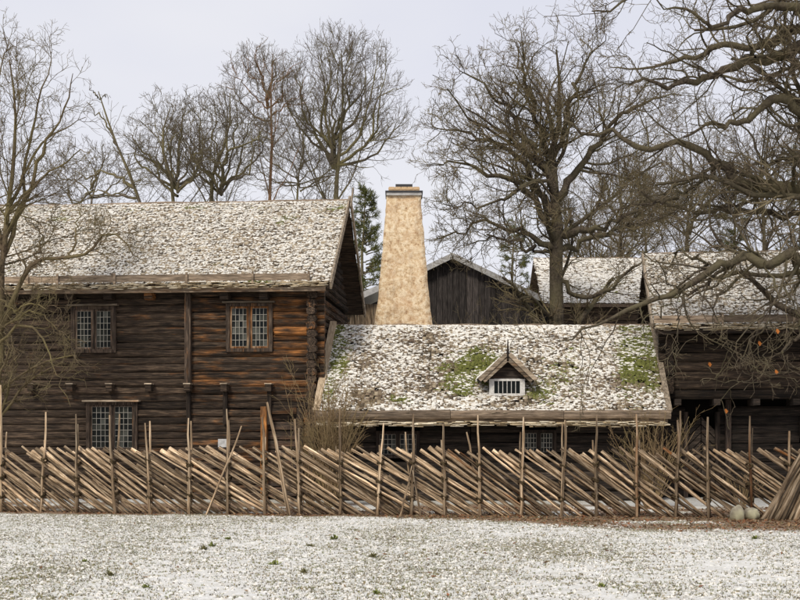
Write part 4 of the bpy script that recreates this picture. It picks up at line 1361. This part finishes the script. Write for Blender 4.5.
def lv(dens, tr, ang, ratio, K, wob, trop, rr=0.55, minlen=0.2, rmin=0.006, **kw):
    return dict(dens=dens, tr=tr, ang=ang, ratio=ratio, K=K, wob=wob, trop=trop, rr=rr, minlen=minlen, rmin=rmin, **kw)


def px_path(pts, D, dd=0.0):
    """path from picture columns and rows, its depth drifting by dd along its length"""
    n = len(pts)
    return [at(x_, y_, D + dd * i / max(1, n - 1)) for i, (x_, y_) in enumerate(pts)]


def ground_at(px, D):
    return ((px - 400) * D / FPX, D, 0.0)


# right oak near the camera: trunk just outside the picture, long crooked limbs reaching in
OD = 25.6
tb = ground_at(868, OD)
trunk = [tb, at(866, 420, OD), at(862, 300, OD), at(856, 180, OD), at(850, 80, OD), at(842, -40, OD), at(835, -140, OD)]
limbs = [(trunk, 0.42, 0.16),
         (px_path([(862, 290), (830, 262), (800, 260), (770, 263), (742, 256), (715, 268), (690, 282), (665, 293), (645, 301), (618, 312), (590, 326), (560, 344)], OD, -0.8), 0.150, 0.012),
         (px_path([(745, 258), (722, 268), (700, 284), (685, 292), (670, 300), (655, 315), (640, 322)], OD - 0.3, 0.5), 0.056, 0.01),
         (px_path([(858, 215), (825, 200), (790, 190), (758, 185), (735, 182), (724, 165), (708, 152), (685, 146), (662, 147), (640, 148), (612, 134), (590, 134), (560, 120)], OD + 0.3, 1.6), 0.178, 0.02),
         (px_path([(855, 140), (825, 122), (800, 112), (772, 101), (750, 116), (735, 122), (716, 121), (700, 128), (688, 138)], OD + 0.2, -1.5), 0.140, 0.02),
         (px_path([(852, 60), (825, 55), (800, 50), (770, 57), (740, 63), (710, 75), (690, 81), (672, 87), (655, 84), (635, 82), (612, 92)], OD - 0.1, -1.0), 0.160, 0.012),
         (px_path([(852, 50), (820, 38), (795, 33), (770, 42), (750, 45), (725, 45), (708, 52), (690, 56), (668, 62), (640, 68), (610, 66)], OD + 0.5, 1.5), 0.140, 0.012),
         (px_path([(848, -10), (820, -2), (800, 8), (775, 5), (755, 8), (735, 14), (715, 28), (700, 20), (680, 10), (655, -2)], OD - 0.3, -1.8), 0.121, 0.012),
         (px_path([(846, -20), (810, -22), (770, -30), (720, -25), (680, -10), (640, -5), (612, 6), (595, 12)], OD - 0.4, -2.0), 0.113, 0.01),
         (px_path([(862, 310), (835, 318), (812, 318), (797, 335), (790, 342), (782, 355), (788, 372)], OD - 0.2, -0.6), 0.094, 0.010),
         (px_path([(764, 262), (770, 278), (775, 296), (768, 312), (760, 330), (748, 345), (742, 362), (738, 380), (722, 402)], OD - 0.5, -0.5), 0.026, 0.006),
         (px_path([(800, 280), (788, 300), (780, 315), (770, 340), (764, 365), (768, 380), (776, 396)], OD - 0.4, -0.4), 0.020, 0.006),
         (px_path([(685, 285), (682, 310), (676, 330), (678, 345), (672, 365), (668, 380)], OD - 0.8, -0.2), 0.019, 0.006),
         (px_path([(720, 268), (700, 260), (680, 250), (672, 262), (660, 280)], OD, 1.0), 0.037, 0.008),
         (px_path([(690, 282), (705, 300), (716, 318), (722, 335), (735, 350), (750, 372), (752, 398)], OD - 0.6, -0.5), 0.017, 0.005),
         (px_path([(720, 160), (712, 175), (690, 188), (668, 200), (640, 205), (600, 215)], OD + 1.0, 1.0), 0.056, 0.012),
         (px_path([(845, 230), (800, 215), (760, 212), (720, 210), (680, 208), (650, 196), (615, 190)], OD + 1.2, 1.6), 0.094, 0.012),
         (px_path([(850, 195), (810, 170), (780, 160), (750, 165), (725, 172)], OD + 1.2, 1.0), 0.094, 0.015)]
oakm = (M['oak'], M['oaktwig'])
_, OAKP = make_tree('oak_tree', 'big bare oak at the right edge, crooked mossy limbs reaching across the picture', tb, limbs,
          [lv(2.6, (0.2, 1.0), (30, 75), 0.36, 8, 0.24, 0.03, 0.34, 0.7, 0.010, sides=5, part='trunk'),
           lv(4.6, (0.12, 1.0), (28, 70), 0.48, 5, 0.28, 0.02, 0.5, 0.35, 0.0065, sides=3, thin=lambda p, g: (p[:, 2] > 5.3) | (g.random(len(p)) < 0.42)),
           lv(5.4, (0.12, 1.0), (25, 70), 0.5, 3, 0.24, 0.03, 0.6, 0.2, 0.0048, sides=3),
           lv(6.0, (0.2, 1.0), (25, 65), 0.55, 1, 0.3, 0.03, 0.75, 0.13, 0.0042, sides=3)], (M['oak'], M['paletwig']), 501, wob=0.05, ks=24)


def auto_tree(name, label, px, D, top, halfw_px, fork, mats, seed, tr=0.2, lean=0.0, n1=1.6, ang1=(25, 60), trop=0.06, wob=0.18, twig=1.0, ctr=0.62, ratio1=0.42, levels=None, zc=None, hz_=None, stems=1, rminf=1.0, trunkmat=None):
    base = ground_at(px, D)
    H = CAM_H + (HOR - top) * D / FPX
    hw = halfw_px * D / FPX
    g = np.random.default_rng(seed)
    limbs = []
    for s in range(stems):
        a = 0 if stems == 1 else (s / (stems - 1) - 0.5) * 2
        pts = [np.array(base)]
        for q in range(1, 7):
            f = q / 6
            pts.append(np.array([base[0] + (lean + a * hw * 0.55) * f ** 1.3 + g.normal(0, 0.12) * (f > 0.2), D + g.normal(0, 0.2) + a * 0.3 * f, H * 0.94 * f * (1 - 0.06 * abs(a))]))
        limbs.append((pts, tr * (1 if stems == 1 else 0.75), 0.02))
    zc = zc if zc is not None else H * (fork + 1) / 2
    hz_ = hz_ if hz_ is not None else H * (1 - fork) / 2 * 1.04
    env = ((base[0] + lean * ctr, D, zc), (hw, hw * 0.9, hz_))
    levels = levels or [lv(n1, (fork, 0.97), ang1, ratio1, 8, wob * 0.6, trop, 0.5, 1.0, 0.02 * rminf, sides=5, part='trunk'),
                        lv(3.0 * twig, (0.12, 1.0), (25, 60), 0.45, 5, wob, trop, 0.5, 0.6, 0.010 * rminf, sides=3),
                        lv(5.0 * twig, (0.12, 1.0), (22, 60), 0.5, 3, wob, trop * 0.8, 0.6, 0.34, 0.0068 * rminf, sides=3),
                        lv(6.0 * twig, (0.2, 1.0), (20, 55), 0.55, 1, wob, trop * 0.6, 0.7, 0.2, 0.005 * rminf, sides=3)]
    return make_tree(name, label, base, limbs, levels, mats, seed, env, wob=0.05)


def fan_tree(name, label, px, D, top, x0, x1, low, fork, mats, seed, tr=0.22, n=9, spread=62, trop=0.05, wob=0.2, twig=1.0, rminf=1.0, forkspan=0.35, ratio=0.4, n1=1.8):
    """rounded crown: limbs fan out of the upper trunk and bend up to a domed outline
       top/low: rows of the crown's top and bottom, x0/x1: its columns, fork: row where the trunk first divides"""
    base = np.array(ground_at(px, D)); g = np.random.default_rng(seed)
    zr = lambda py: CAM_H + (HOR - py) * D / FPX
    cz = (zr(top) + zr(low)) / 2; rz2 = (zr(top) - zr(low)) / 2
    cx = ((x0 + x1) / 2 - 400) * D / FPX; rx2 = (x1 - x0) / 2 * D / FPX
    zf = zr(fork); H = zr(top)
    tr *= 0.8
    limbs = [([base, base + [g.normal(0, .1), 0, zf * 0.5], [base[0] + g.normal(0, .15), D, zf], [base[0] * 0.6 + cx * 0.4 + g.normal(0, .2), D + g.normal(0, .3), zf + (H - zf) * 0.5], [cx + g.normal(0, .2), D, H * 0.97]], tr, 0.02)]
    for k in range(n):
        a = R((-1 + 2 * (k + 0.5) / n) * spread + g.uniform(-8, 8)); dpt = g.uniform(-1, 1) * (0.9 if k % 2 else 0.5)
        e = np.array([cx + rx2 * math.sin(a) * 0.93, D + dpt * rx2 * 0.8, cz + rz2 * math.cos(a) * 0.93 - 0.15 * rz2 * abs(dpt)])
        s0 = np.array([base[0], D, zf + (H - zf) * forkspan * g.random() * (1 - abs(math.sin(a)) * 0.6)])
        s0[0] += (cx - base[0]) * (s0[2] - zf) / (H - zf)
        m1 = s0 * 0.62 + e * 0.38 + np.array([(e[0] - s0[0]) * 0.10, 0, -0.05 * rz2]) + g.normal(0, 0.22, 3)
        m2 = s0 * 0.28 + e * 0.72 + np.array([(e[0] - s0[0]) * 0.06, 0, 0]) + g.normal(0, 0.25, 3)
        limbs.append(([s0, m1, m2, e], tr * g.uniform(0.2, 0.34), 0.010))
    levels = [lv(n1 * 1.3, (0.12, 0.98), (22, 60), ratio, 7, wob * 0.7, trop, 0.4, 1.0, 0.012 * rminf, sides=5, part='trunk'),
              lv(3.6 * twig, (0.12, 1.0), (25, 60), 0.45, 5, wob, trop, 0.45, 0.7, 0.0085 * rminf),
              lv(5.5 * twig, (0.12, 1.0), (22, 60), 0.5, 3, wob, trop * 0.8, 0.6, 0.4, 0.0065 * rminf),
              lv(6.0 * twig, (0.2, 1.0), (20, 55), 0.55, 1, wob, trop * 0.6, 0.7, 0.2, 0.0052 * rminf)]
    return make_tree(name, label, tuple(base), limbs, levels, mats, seed, ((cx, D, cz), (rx2, rx2 * 0.9, rz2)), wob=0.04)


bm_ = (M['bark'], M['twig'])
# trees behind the left house
fan_tree('broadleaf_tree', 'tall bare tree with upswept crown left of the chimney top', 333, 50, 36, 268, 418, 225, 170, bm_, 11, 0.30, 14, 74, 0.08, 0.11, 0.82)
fan_tree('broadleaf_tree', 'slender bare tree with a bright brown straight trunk behind the house', 268, 47, 46, 220, 308, 150, 122, (M['pinebark'], M['twig']), 12, 0.19, 8, 78, 0.07, 0.15, 0.85, n1=2.0)
fan_tree('broadleaf_tree', 'rounded dense bare tree behind the middle of the snowy left roof', 222, 46, 82, 168, 278, 228, 195, bm_, 13, 0.25, 11, 85, 0.05, 0.18, 0.8)
fan_tree('broadleaf_tree', 'rounded low bare tree behind the upper left window roof', 178, 44, 98, 120, 222, 236, 200, bm_, 14, 0.25, 11, 90, 0.05, 0.18, 0.85)
fan_tree('broadleaf_tree', 'small bare tree with tangled low branches behind the house roof', 300, 53, 118, 236, 366, 232, 195, bm_, 15, 0.18, 9, 95, 0.04, 0.18, 0.85)
fan_tree('broadleaf_tree', 'thin bare tree behind the left end of the snowy ridge', 89, 48, 145, 36, 156, 240, 200, bm_, 16, 0.16, 9, 95, 0.04, 0.18, 0.9)
# leaning snag
D = 45
b = ground_at(158, D)
make_tree('broadleaf_tree', 'nearly twigless bare trunk leaning left behind the house roof', b,
          [([b, at(152, 330, D), at(140, 205, D), at(128, 170, D), at(117, 145, D), at(109, 122, D), at(101, 103, D), at(98, 90, D)], 0.17, 0.02),
           (px_path([(117, 145), (112, 135), (103, 118), (94, 112), (88, 104)], D, 0.4), 0.05, 0.012),
           (px_path([(98, 98), (94, 93), (91, 88)], D), 0.03, 0.01), (px_path([(100, 100), (104, 96), (110, 97)], D), 0.02, 0.008),
           (px_path([(135, 188), (120, 178), (104, 172), (88, 178), (75, 170)], D, 1.0), 0.07, 0.012), (px_path([(138, 198), (115, 196), (98, 190), (82, 196)], D, 1.0), 0.06, 0.012)],
          [lv(1.2, (0.5, 1.0), (30, 60), 0.18, 4, 0.2, 0.05, 0.4, 0.4, 0.01, sides=3), lv(1.6, (0.2, 1), (30, 60), 0.4, 3, 0.2, 0.03, 0.6, 0.2, 0.007)], bm_, 17)
# cut stump limbs above the ridge
# left foreground tree
D = 27.0
tb = ground_at(-6, D)
limbs = [([tb, at(-4, 420, D), at(0, 330, D), at(2, 260, D), at(10, 190, D), at(16, 120, D), at(10, 60, D)], 0.13, 0.015),
         (px_path([(0, 330), (12, 300), (20, 284), (30, 268), (42, 259), (60, 257), (85, 256), (95, 247), (103, 236), (112, 234), (122, 240), (135, 254), (146, 262)], D - 0.1, -1.0), 0.07, 0.007),
         (px_path([(35, 264), (40, 248), (42, 232), (36, 222)], D - 0.2, 0.5), 0.035, 0.01), (px_path([(70, 256), (75, 240), (77, 224), (80, 212)], D - 0.4, 0.5), 0.03, 0.008),
         (px_path([(2, 260), (20, 215), (28, 160), (38, 110), (50, 70), (52, 52)], D, 0.8), 0.055, 0.007),
         (px_path([(4, 240), (30, 190), (42, 150), (60, 118), (72, 90), (76, 75)], D + 0.1, -0.6), 0.06, 0.008),
         (px_path([(6, 220), (25, 170), (45, 140), (66, 128), (85, 118)], D, 0.9), 0.05, 0.007), (px_path([(2, 250), (-10, 180), (-6, 110), (2, 60), (10, 45)], D, -0.5), 0.06, 0.008),
         (px_path([(5, 215), (40, 180), (62, 165), (80, 150), (92, 152)], D, -0.7), 0.04, 0.007),
         (px_path([(-2, 345), (8, 335), (20, 325), (35, 330), (45, 345), (55, 368), (62, 385), (70, 405)], D - 0.2, -0.8), 0.035, 0.006),
         (px_path([(-2, 335), (15, 318), (32, 312), (50, 320), (62, 335), (72, 350)], D - 0.2, -0.4), 0.03, 0.006),
         (px_path([(0, 300), (14, 310), (30, 304), (48, 308), (60, 300)], D - 0.2, -0.6), 0.03, 0.006),
         (px_path([(0, 380), (6, 360), (14, 345), (18, 355), (14, 372), (8, 388)], D - 0.3, -0.4), 0.025, 0.006)]
make_tree('fruit_tree', 'gnarled bare tree at the left edge with branches over the snowy roof', tb, limbs,
          [lv(3.2, (0.15, 1.0), (25, 60), 0.30, 6, 0.2, 0.05, 0.36, 0.5, 0.008, sides=4, part='trunk'),
           lv(7.0, (0.12, 1.0), (25, 60), 0.5, 4, 0.2, 0.03, 0.55, 0.32, 0.0055, sides=3),
           lv(8.0, (0.12, 1.0), (25, 65), 0.5, 3, 0.22, 0.03, 0.6, 0.2, 0.0042, sides=3),
           lv(5.0, (0.2, 1.0), (25, 65), 0.5, 1, 0.26, 0.02, 0.7, 0.10, 0.0034, sides=3)], (M['apple'], M['oaktwig']), 21, wob=0.03, ks=16)
# big oak behind the cottage
D = 41.0
b = ground_at(557, D)
oak_l = [([b, at(557, 330, D), at(556, 270, D), at(558, 225, D), at(552, 170, D), at(560, 110, D), at(556, 50, D)], 0.46, 0.03),
         (px_path([(557, 240), (530, 195), (505, 178), (480, 170), (455, 160), (435, 165)], D, -1.5), 0.15, 0.015), (px_path([(557, 220), (520, 160), (490, 140), (460, 130), (430, 128)], D, 1.5), 0.14, 0.015),
         (px_path([(556, 200), (530, 140), (505, 105), (480, 85), (462, 70)], D, -1.0), 0.14, 0.015), (px_path([(554, 170), (535, 110), (520, 70), (515, 40)], D, 1.0), 0.12, 0.015),
         (px_path([(556, 150), (575, 90), (590, 55), (605, 35)], D, -1.0), 0.11, 0.015), (px_path([(557, 200), (590, 150), (620, 120), (650, 100), (680, 95)], D, 1.0), 0.15, 0.015),
         (px_path([(558, 235), (580, 232), (605, 226), (640, 205), (670, 190)], D, -1.2), 0.15, 0.015), (px_path([(557, 255), (520, 230), (485, 222), (460, 232), (440, 240)], D, -0.5), 0.12, 0.012),
         (px_path([(560, 250), (600, 235), (640, 225), (680, 220)], D, 1.6), 0.11, 0.015), (px_path([(557, 255), (530, 248), (505, 240), (488, 238), (470, 246)], D, -1.8), 0.08, 0.01), (px_path([(556, 210), (545, 180), (500, 200), (470, 205), (445, 210)], D, -2.5), 0.10, 0.012),
         (px_path([(556, 280), (590, 300), (620, 280), (650, 255), (660, 230)], D, -2.0), 0.10, 0.012)]
env = ((at(565, 165, D)[0], D, at(0, 165, D)[2]), (5.0, 4.4, 5.2))
make_tree('oak_tree', 'broad bare oak behind the cottage with a thick trunk and dense brown crown', b, oak_l,
          [lv(3.2, (0.2, 1.0), (28, 65), 0.42, 7, 0.2, 0.04, 0.42, 1.0, 0.014, sides=5, part='trunk', thin=lambda p, g: (p[:, 2] > 7.6) | (g.random(len(p)) < 0.45)),
           lv(3.9, (0.12, 1.0), (25, 60), 0.5, 5, 0.22, 0.05, 0.5, 0.6, 0.009, sides=3),
           lv(5.2, (0.12, 1.0), (25, 65), 0.5, 3, 0.26, 0.04, 0.6, 0.34, 0.0082, sides=3),
           lv(5.6, (0.2, 1.0), (22, 60), 0.55, 1, 0.22, 0.04, 0.75, 0.2, 0.0056, sides=3)], oakm, 31, env, wob=0.08, ks=18)
# wood behind on the right: two crowns built, the others are turned copies
def copy_thing(src, loc, rz, sc_, label):
    o = src.copy(); C.objects.link(o); o.location = loc; o.rotation_euler = (0, 0, rz); o.scale = sc_; o['label'] = label
    for ch in src.children:
        c = ch.copy(); C.objects.link(c); c.parent = o
    return o


fa, _ = fan_tree('broadleaf_tree', 'brown bare tree behind the far snowy roof', 620, 56, 130, 555, 690, 275, 245, oakm, 41, 0.22, 9, 100, 0.05, 0.2, 0.72, 1.1)
fb, _ = fan_tree('broadleaf_tree', 'bare tree far behind the right house ridge, left of two', 690, 60, 105, 620, 765, 270, 240, oakm, 42, 0.24, 10, 100, 0.05, 0.2, 0.7, 1.1)
fa['group'] = fb['group'] = 'far bare trees behind the right houses'
for src, px, D, rz, k, lab in ((fa, 765, 58, 2.1, 1.12, 'bare tree far behind the right house ridge, near the edge'), (fb, 590, 64, 3.6, 0.85, 'thin bare tree right of the oak trunk, behind the far roof'), (fb, 838, 61, 1.2, 1.1, 'bare far tree at the right edge of the picture'),
                               ):
    copy_thing(src, ground_at(px, D), rz, (k, k, k), lab)


# conifers
def conifer(px, D, top, halfw_px, seed, label, z0f=0.25, dens=1.0):
    base = np.array(ground_at(px, D)); H = CAM_H + (HOR - top) * D / FPX; hw = halfw_px * D / FPX
    g = np.random.default_rng(seed)
    root = thing('pine_tree', label, 'tree', tuple(base))
    tp = np.array([[0, 0, 0], [g.normal(0, .1), 0, H * 0.35], [g.normal(0, .15), 0, H * 0.7], [0, 0, H]])
    tp = smooth_path(tp, 10, g, 0.02)[None]
    V, F = tubes(tp, np.linspace(0.02 * H * 0.6 + 0.03, 0.015, 10)[None], 7)
    parts = [(V, F)]
    n = int(H * 9 * dens)
    f = z0f + (1 - z0f) * g.random(n) ** 0.9
    z = f * H; az = g.uniform(0, 6.283, n)
    ln = hw * (0.18 + 0.82 * ((1 - f) / (1 - z0f)) ** 0.7) * g.uniform(0.55, 1.1, n)
    K = 6
    Q = np.empty((n, K + 1, 3)); Q[:, 0] = np.stack([0 * z, 0 * z, z], -1)
    d = np.stack([np.cos(az), np.sin(az), g.uniform(0.1, 0.5, n)], -1)
    for s in range(K):
        d = d + g.standard_normal((n, 3)) * 0.1 + np.array([0, 0, -0.09 + 0.05 * s]); d /= np.linalg.norm(d, axis=1, keepdims=True)
        Q[:, s + 1] = Q[:, s] + d * (ln / K)[:, None]
    parts.append(tubes(Q, np.linspace(0.03, 0.008, K + 1)[None] * np.ones((n, 1)), 3))
    Q2, R2 = spawn(g, Q, np.full((n, K + 1), 0.012), 4.0, (0.25, 1.0), (30, 70), 0.4, 3, 0.15, 0.03, 0.6, 0.2, 0.006)
    parts.append(tubes(Q2, R2, 3))
    V, F = join(parts)
    link('trunk', mesh_np('trunk', V, F, True), M['bark'], root)
    A = np.concatenate([Q2[:, 1:].reshape(-1, 3), Q[:, 3:].reshape(-1, 3)])
    Dd = np.concatenate([np.repeat(Q2[:, -1] - Q2[:, 0], 3, 0), np.repeat(Q[:, -1] - Q[:, 2], K - 2, 0)])
    rep = 9
    A = np.repeat(A, rep, 0); Dd = np.repeat(Dd, rep, 0); m = len(A)
    Dd /= np.linalg.norm(Dd, axis=1, keepdims=True) + 1e-9
    dv = Dd * 0.5 + g.standard_normal((m, 3)) * 0.6 + np.array([0, 0, 0.15]); dv /= np.linalg.norm(dv, axis=1, keepdims=True)
    sd_ = np.cross(dv, g.standard_normal((m, 3))); sd_ /= np.linalg.norm(sd_, axis=1, keepdims=True)
    A = A + g.standard_normal((m, 3)) * 0.03
    l_ = g.uniform(0.08, 0.2, m)[:, None]
    V = np.stack([A - sd_ * 0.012, A + sd_ * 0.012, A + dv * l_], 1).reshape(-1, 3)
    tn = np.repeat(np.clip(g.normal(0.45, 0.25, m), 0, 1), 3)
    link('crown', mesh_np('needles', V, np.arange(3 * m).reshape(-1, 3), False, {'tone': tn}), M['needle'], root)
    TRI[0] += m + 2 * len(F)


conifer(366, 46, 190, 38, 61, 'young green pine between the log house gable and the chimney', 0.2, 1.9)
conifer(516, 52, 214, 44, 62, 'green conifer behind the left half of the broad oak', 0.2, 0.7)
conifer(640, 66, 178, 40, 63, 'dark green conifer far behind the snowy roofs on the right', 0.25, 0.9)
conifer(735, 64, 165, 40, 64, 'green conifer far behind the right log house ridge', 0.2, 0.9)
conifer(800, 60, 140, 34, 65, 'tall green conifer behind the right log house, at the edge', 0.2, 0.9)


# shrubs
def shrub(px, D, hgt, wid, n, seed, label, mats, r=0.012, trop=0.02, lev=2):
    base = np.array(ground_at(px, D)); g = np.random.default_rng(seed)
    root = thing('shrub', label, 'shrub', tuple(base))
    a = g.uniform(0, 6.283, n); sp = g.uniform(0.05, 1, n) ** 0.8
    K = 6
    Q = np.empty((n, K + 1, 3)); Q[:, 0] = np.stack([np.cos(a) * 0.15 * wid * sp, np.sin(a) * 0.1 * wid * sp, 0 * a], -1)
    d = np.stack([np.cos(a) * sp * wid / hgt, np.sin(a) * sp * wid / hgt * 0.6, np.ones(n)], -1); d /= np.linalg.norm(d, axis=1, keepdims=True)
    Lc = hgt * g.uniform(0.6, 1.1, n)
    for s in range(K):
        d = d + g.standard_normal((n, 3)) * 0.09 + np.array([0, 0, trop]); d /= np.linalg.norm(d, axis=1, keepdims=True)
        Q[:, s + 1] = Q[:, s] + d * (Lc / K)[:, None]
    Rr = r * g.uniform(0.7, 1.5, n)[:, None] * np.linspace(1, 0.35, K + 1)[None]
    link('stems', mesh_np('stems', *tubes(Q, Rr, 4), True), mats[0], root)
    parts = []
    cur = (Q, Rr)
    for k in range(lev):
        cur = spawn(g, *cur, 3.5 if k == 0 else 4.5, (0.3, 1), (18, 50), 0.35, 3, 0.16, 0.04, 0.6, 0.15, 0.004)
        parts.append(tubes(*cur, 3))
    link('twigs', mesh_np('twigs', *join(parts)), mats[1], root)


dm = (M['drytwig'], M['drytwig'])
shrub(331, 26.6, 2.75, 0.8, 58, 71, 'brown twiggy shrub between the log house corner and the fence', dm)
shrub(309, 26.9, 1.9, 0.55, 20, 73, 'smaller dry shrub against the log house corner, left of the twiggy one', dm)
shrub(650, 26.3, 2.05, 0.85, 50, 72, 'dry bushy shrub behind the fence at the cottage right corner', dm)
shrub(742, 27.0, 0.8, 0.5, 20, 74, 'low dry shrub behind the fence before the right house', dm)
for px, D, h_, s_ in ((455, 37, 4.9, 81), (490, 36.5, 5.1, 82), (520, 37.5, 4.8, 83), (545, 38, 4.9, 84), (590, 39, 5.2, 85)):
    shrub(px, D, h_, 1.1, 16, s_, {81: 'bare bush before the barn, nearest the chimney', 82: 'bare bush before the middle of the barn gable', 83: 'bare bush before the right eave of the barn', 84: 'bare bush at the foot of the broad oak trunk', 85: 'bare bush between the oak trunk and the right house'}[s_], (M['oak'], M['oaktwig']), 0.02, lev=2)


# weeds on the lawn
def weed(px, py, size, seed, label, green=1.0):
    size *= 0.9
    Dw = FPX * CAM_H / (py - HOR)
    x = (px - 400) * Dw / FPX
    g = np.random.default_rng(seed)
    n = 34
    a = g.uniform(0, 6.283, n); l_ = size * g.uniform(0.5, 1.1, n); w = l_ * g.uniform(0.10, 0.22, n); el = g.uniform(0.3, 1.3, n)
    dv = np.stack([np.cos(a) * np.cos(el), np.sin(a) * np.cos(el), np.sin(el)], -1); sv = np.stack([-np.sin(a), np.cos(a), 0 * a], -1)
    o0 = np.stack([g.normal(0, size * 0.25, n), g.normal(0, size * 0.25, n), 0 * a], -1)
    V = np.stack([o0, o0 + dv * (l_ * 0.5)[:, None] - sv * w[:, None], o0 + dv * l_[:, None] - np.array([0, 0, 1]) * (l_ * 0.15)[:, None], o0 + dv * (l_ * 0.5)[:, None] + sv * w[:, None]], 1).reshape(-1, 3)
    c = np.array([0.19, 0.21, 0.06]) * g.uniform(0.5, 1.4, (n, 1)) if green > 0.5 else np.array([0.17, 0.155, 0.07]) * g.uniform(0.6, 1.4, (n, 1))
    o = link('weed', mesh_np('weed', V, np.arange(4 * n).reshape(-1, 4), False, {'col': np.repeat(c, 4, 0)}), M['blade'])
    o.location = (x, Dw, float(gz(np.array([x]), np.array([Dw]))[0]) - 0.004)
    tag(o, label, 'weed', 'weeds on the snowy lawn')


for i, (px, py, sz, lab, gr) in enumerate(((212, 546, .13, 'upright green weed on the lawn, left of a small bright tuft', 1), (228, 539, .08, 'small bright green tuft on the lawn below the orange door post', 1), (204, 550, .1, 'dull flat weed beside the upright green weed on the lawn', 0),
                                           (274, 564, .10, 'bright green weed tuft in the middle left of the lawn', 1), (304, 572, .11, 'dark green weed tuft lower right of the bright one', 0), (146, 588, .07, 'small green weed near the bottom left of the lawn', 1),
                                           (85, 561, .07, 'lone green weed on the far left of the lawn', 1), (310, 546, .10, 'tall thin grassy weed on the lawn under the crooked pole', 0), (334, 540, .12, 'green weed tuft with dry stalks near the fence', 1), (374, 556, .11, 'dark weed clump left of the lawn centre', 0),
                                           (377, 593, .08, 'green weed at the bottom edge near the lawn centre', 1), (602, 587, .08, 'pale green weed low on the right half of the lawn', 1), (755, 540, .09, 'green grassy tuft among leaves on the right of the lawn', 1), (110, 576, .11, 'dry brown weed stalk on the left of the lawn', 0))):
    weed(px, py, sz, 300 + i, lab, gr)

# a few last orange leaves on the near oak, hanging on its lowest twigs
oak_root = [o for o in C.objects if o.name.startswith('oak_tree')][0]
t = NT('dead leaf', 0.7, 0.2); t.col((0.42, 0.15, 0.035)); M['deadleaf'] = t.m
tips = OAKP[-1][0][:, -1]
for (px, py) in ((715, 367), (756, 340), (777, 333), (777, 370), (690, 420)):
    kx = 400 + tips[:, 0] / tips[:, 1] * FPX; ky = HOR - (tips[:, 2] - CAM_H) / tips[:, 1] * FPX
    p = tips[np.argmin((kx - px) ** 2 + (ky - py) ** 2)]
    g = G()
    r_ = random.Random(px)
    for side in (-1, 1):
        pts = []
        for q in range(7):
            f_ = q / 6
            wv = 0.034 * math.sin(math.pi * min(1, f_ * 0.95 + 0.04)) * (1.25 if q % 2 else 0.8)
            pts.append((p[0] - oak_root.location.x + side * wv + 0.02 * f_, p[1] - oak_root.location.y - 0.025 * (wv / 0.03), p[2] - 0.10 * f_))
        pts += [(p[0] - oak_root.location.x + 0.02 * f_, p[1] - oak_root.location.y, p[2] - 0.10 * f_) for f_ in (1, 0.5, 0)]
        g.poly(pts, (0.002, 0.003, 0))
    g.build('leaf', M['deadleaf'], oak_root)
print('tree triangles', TRI[0])
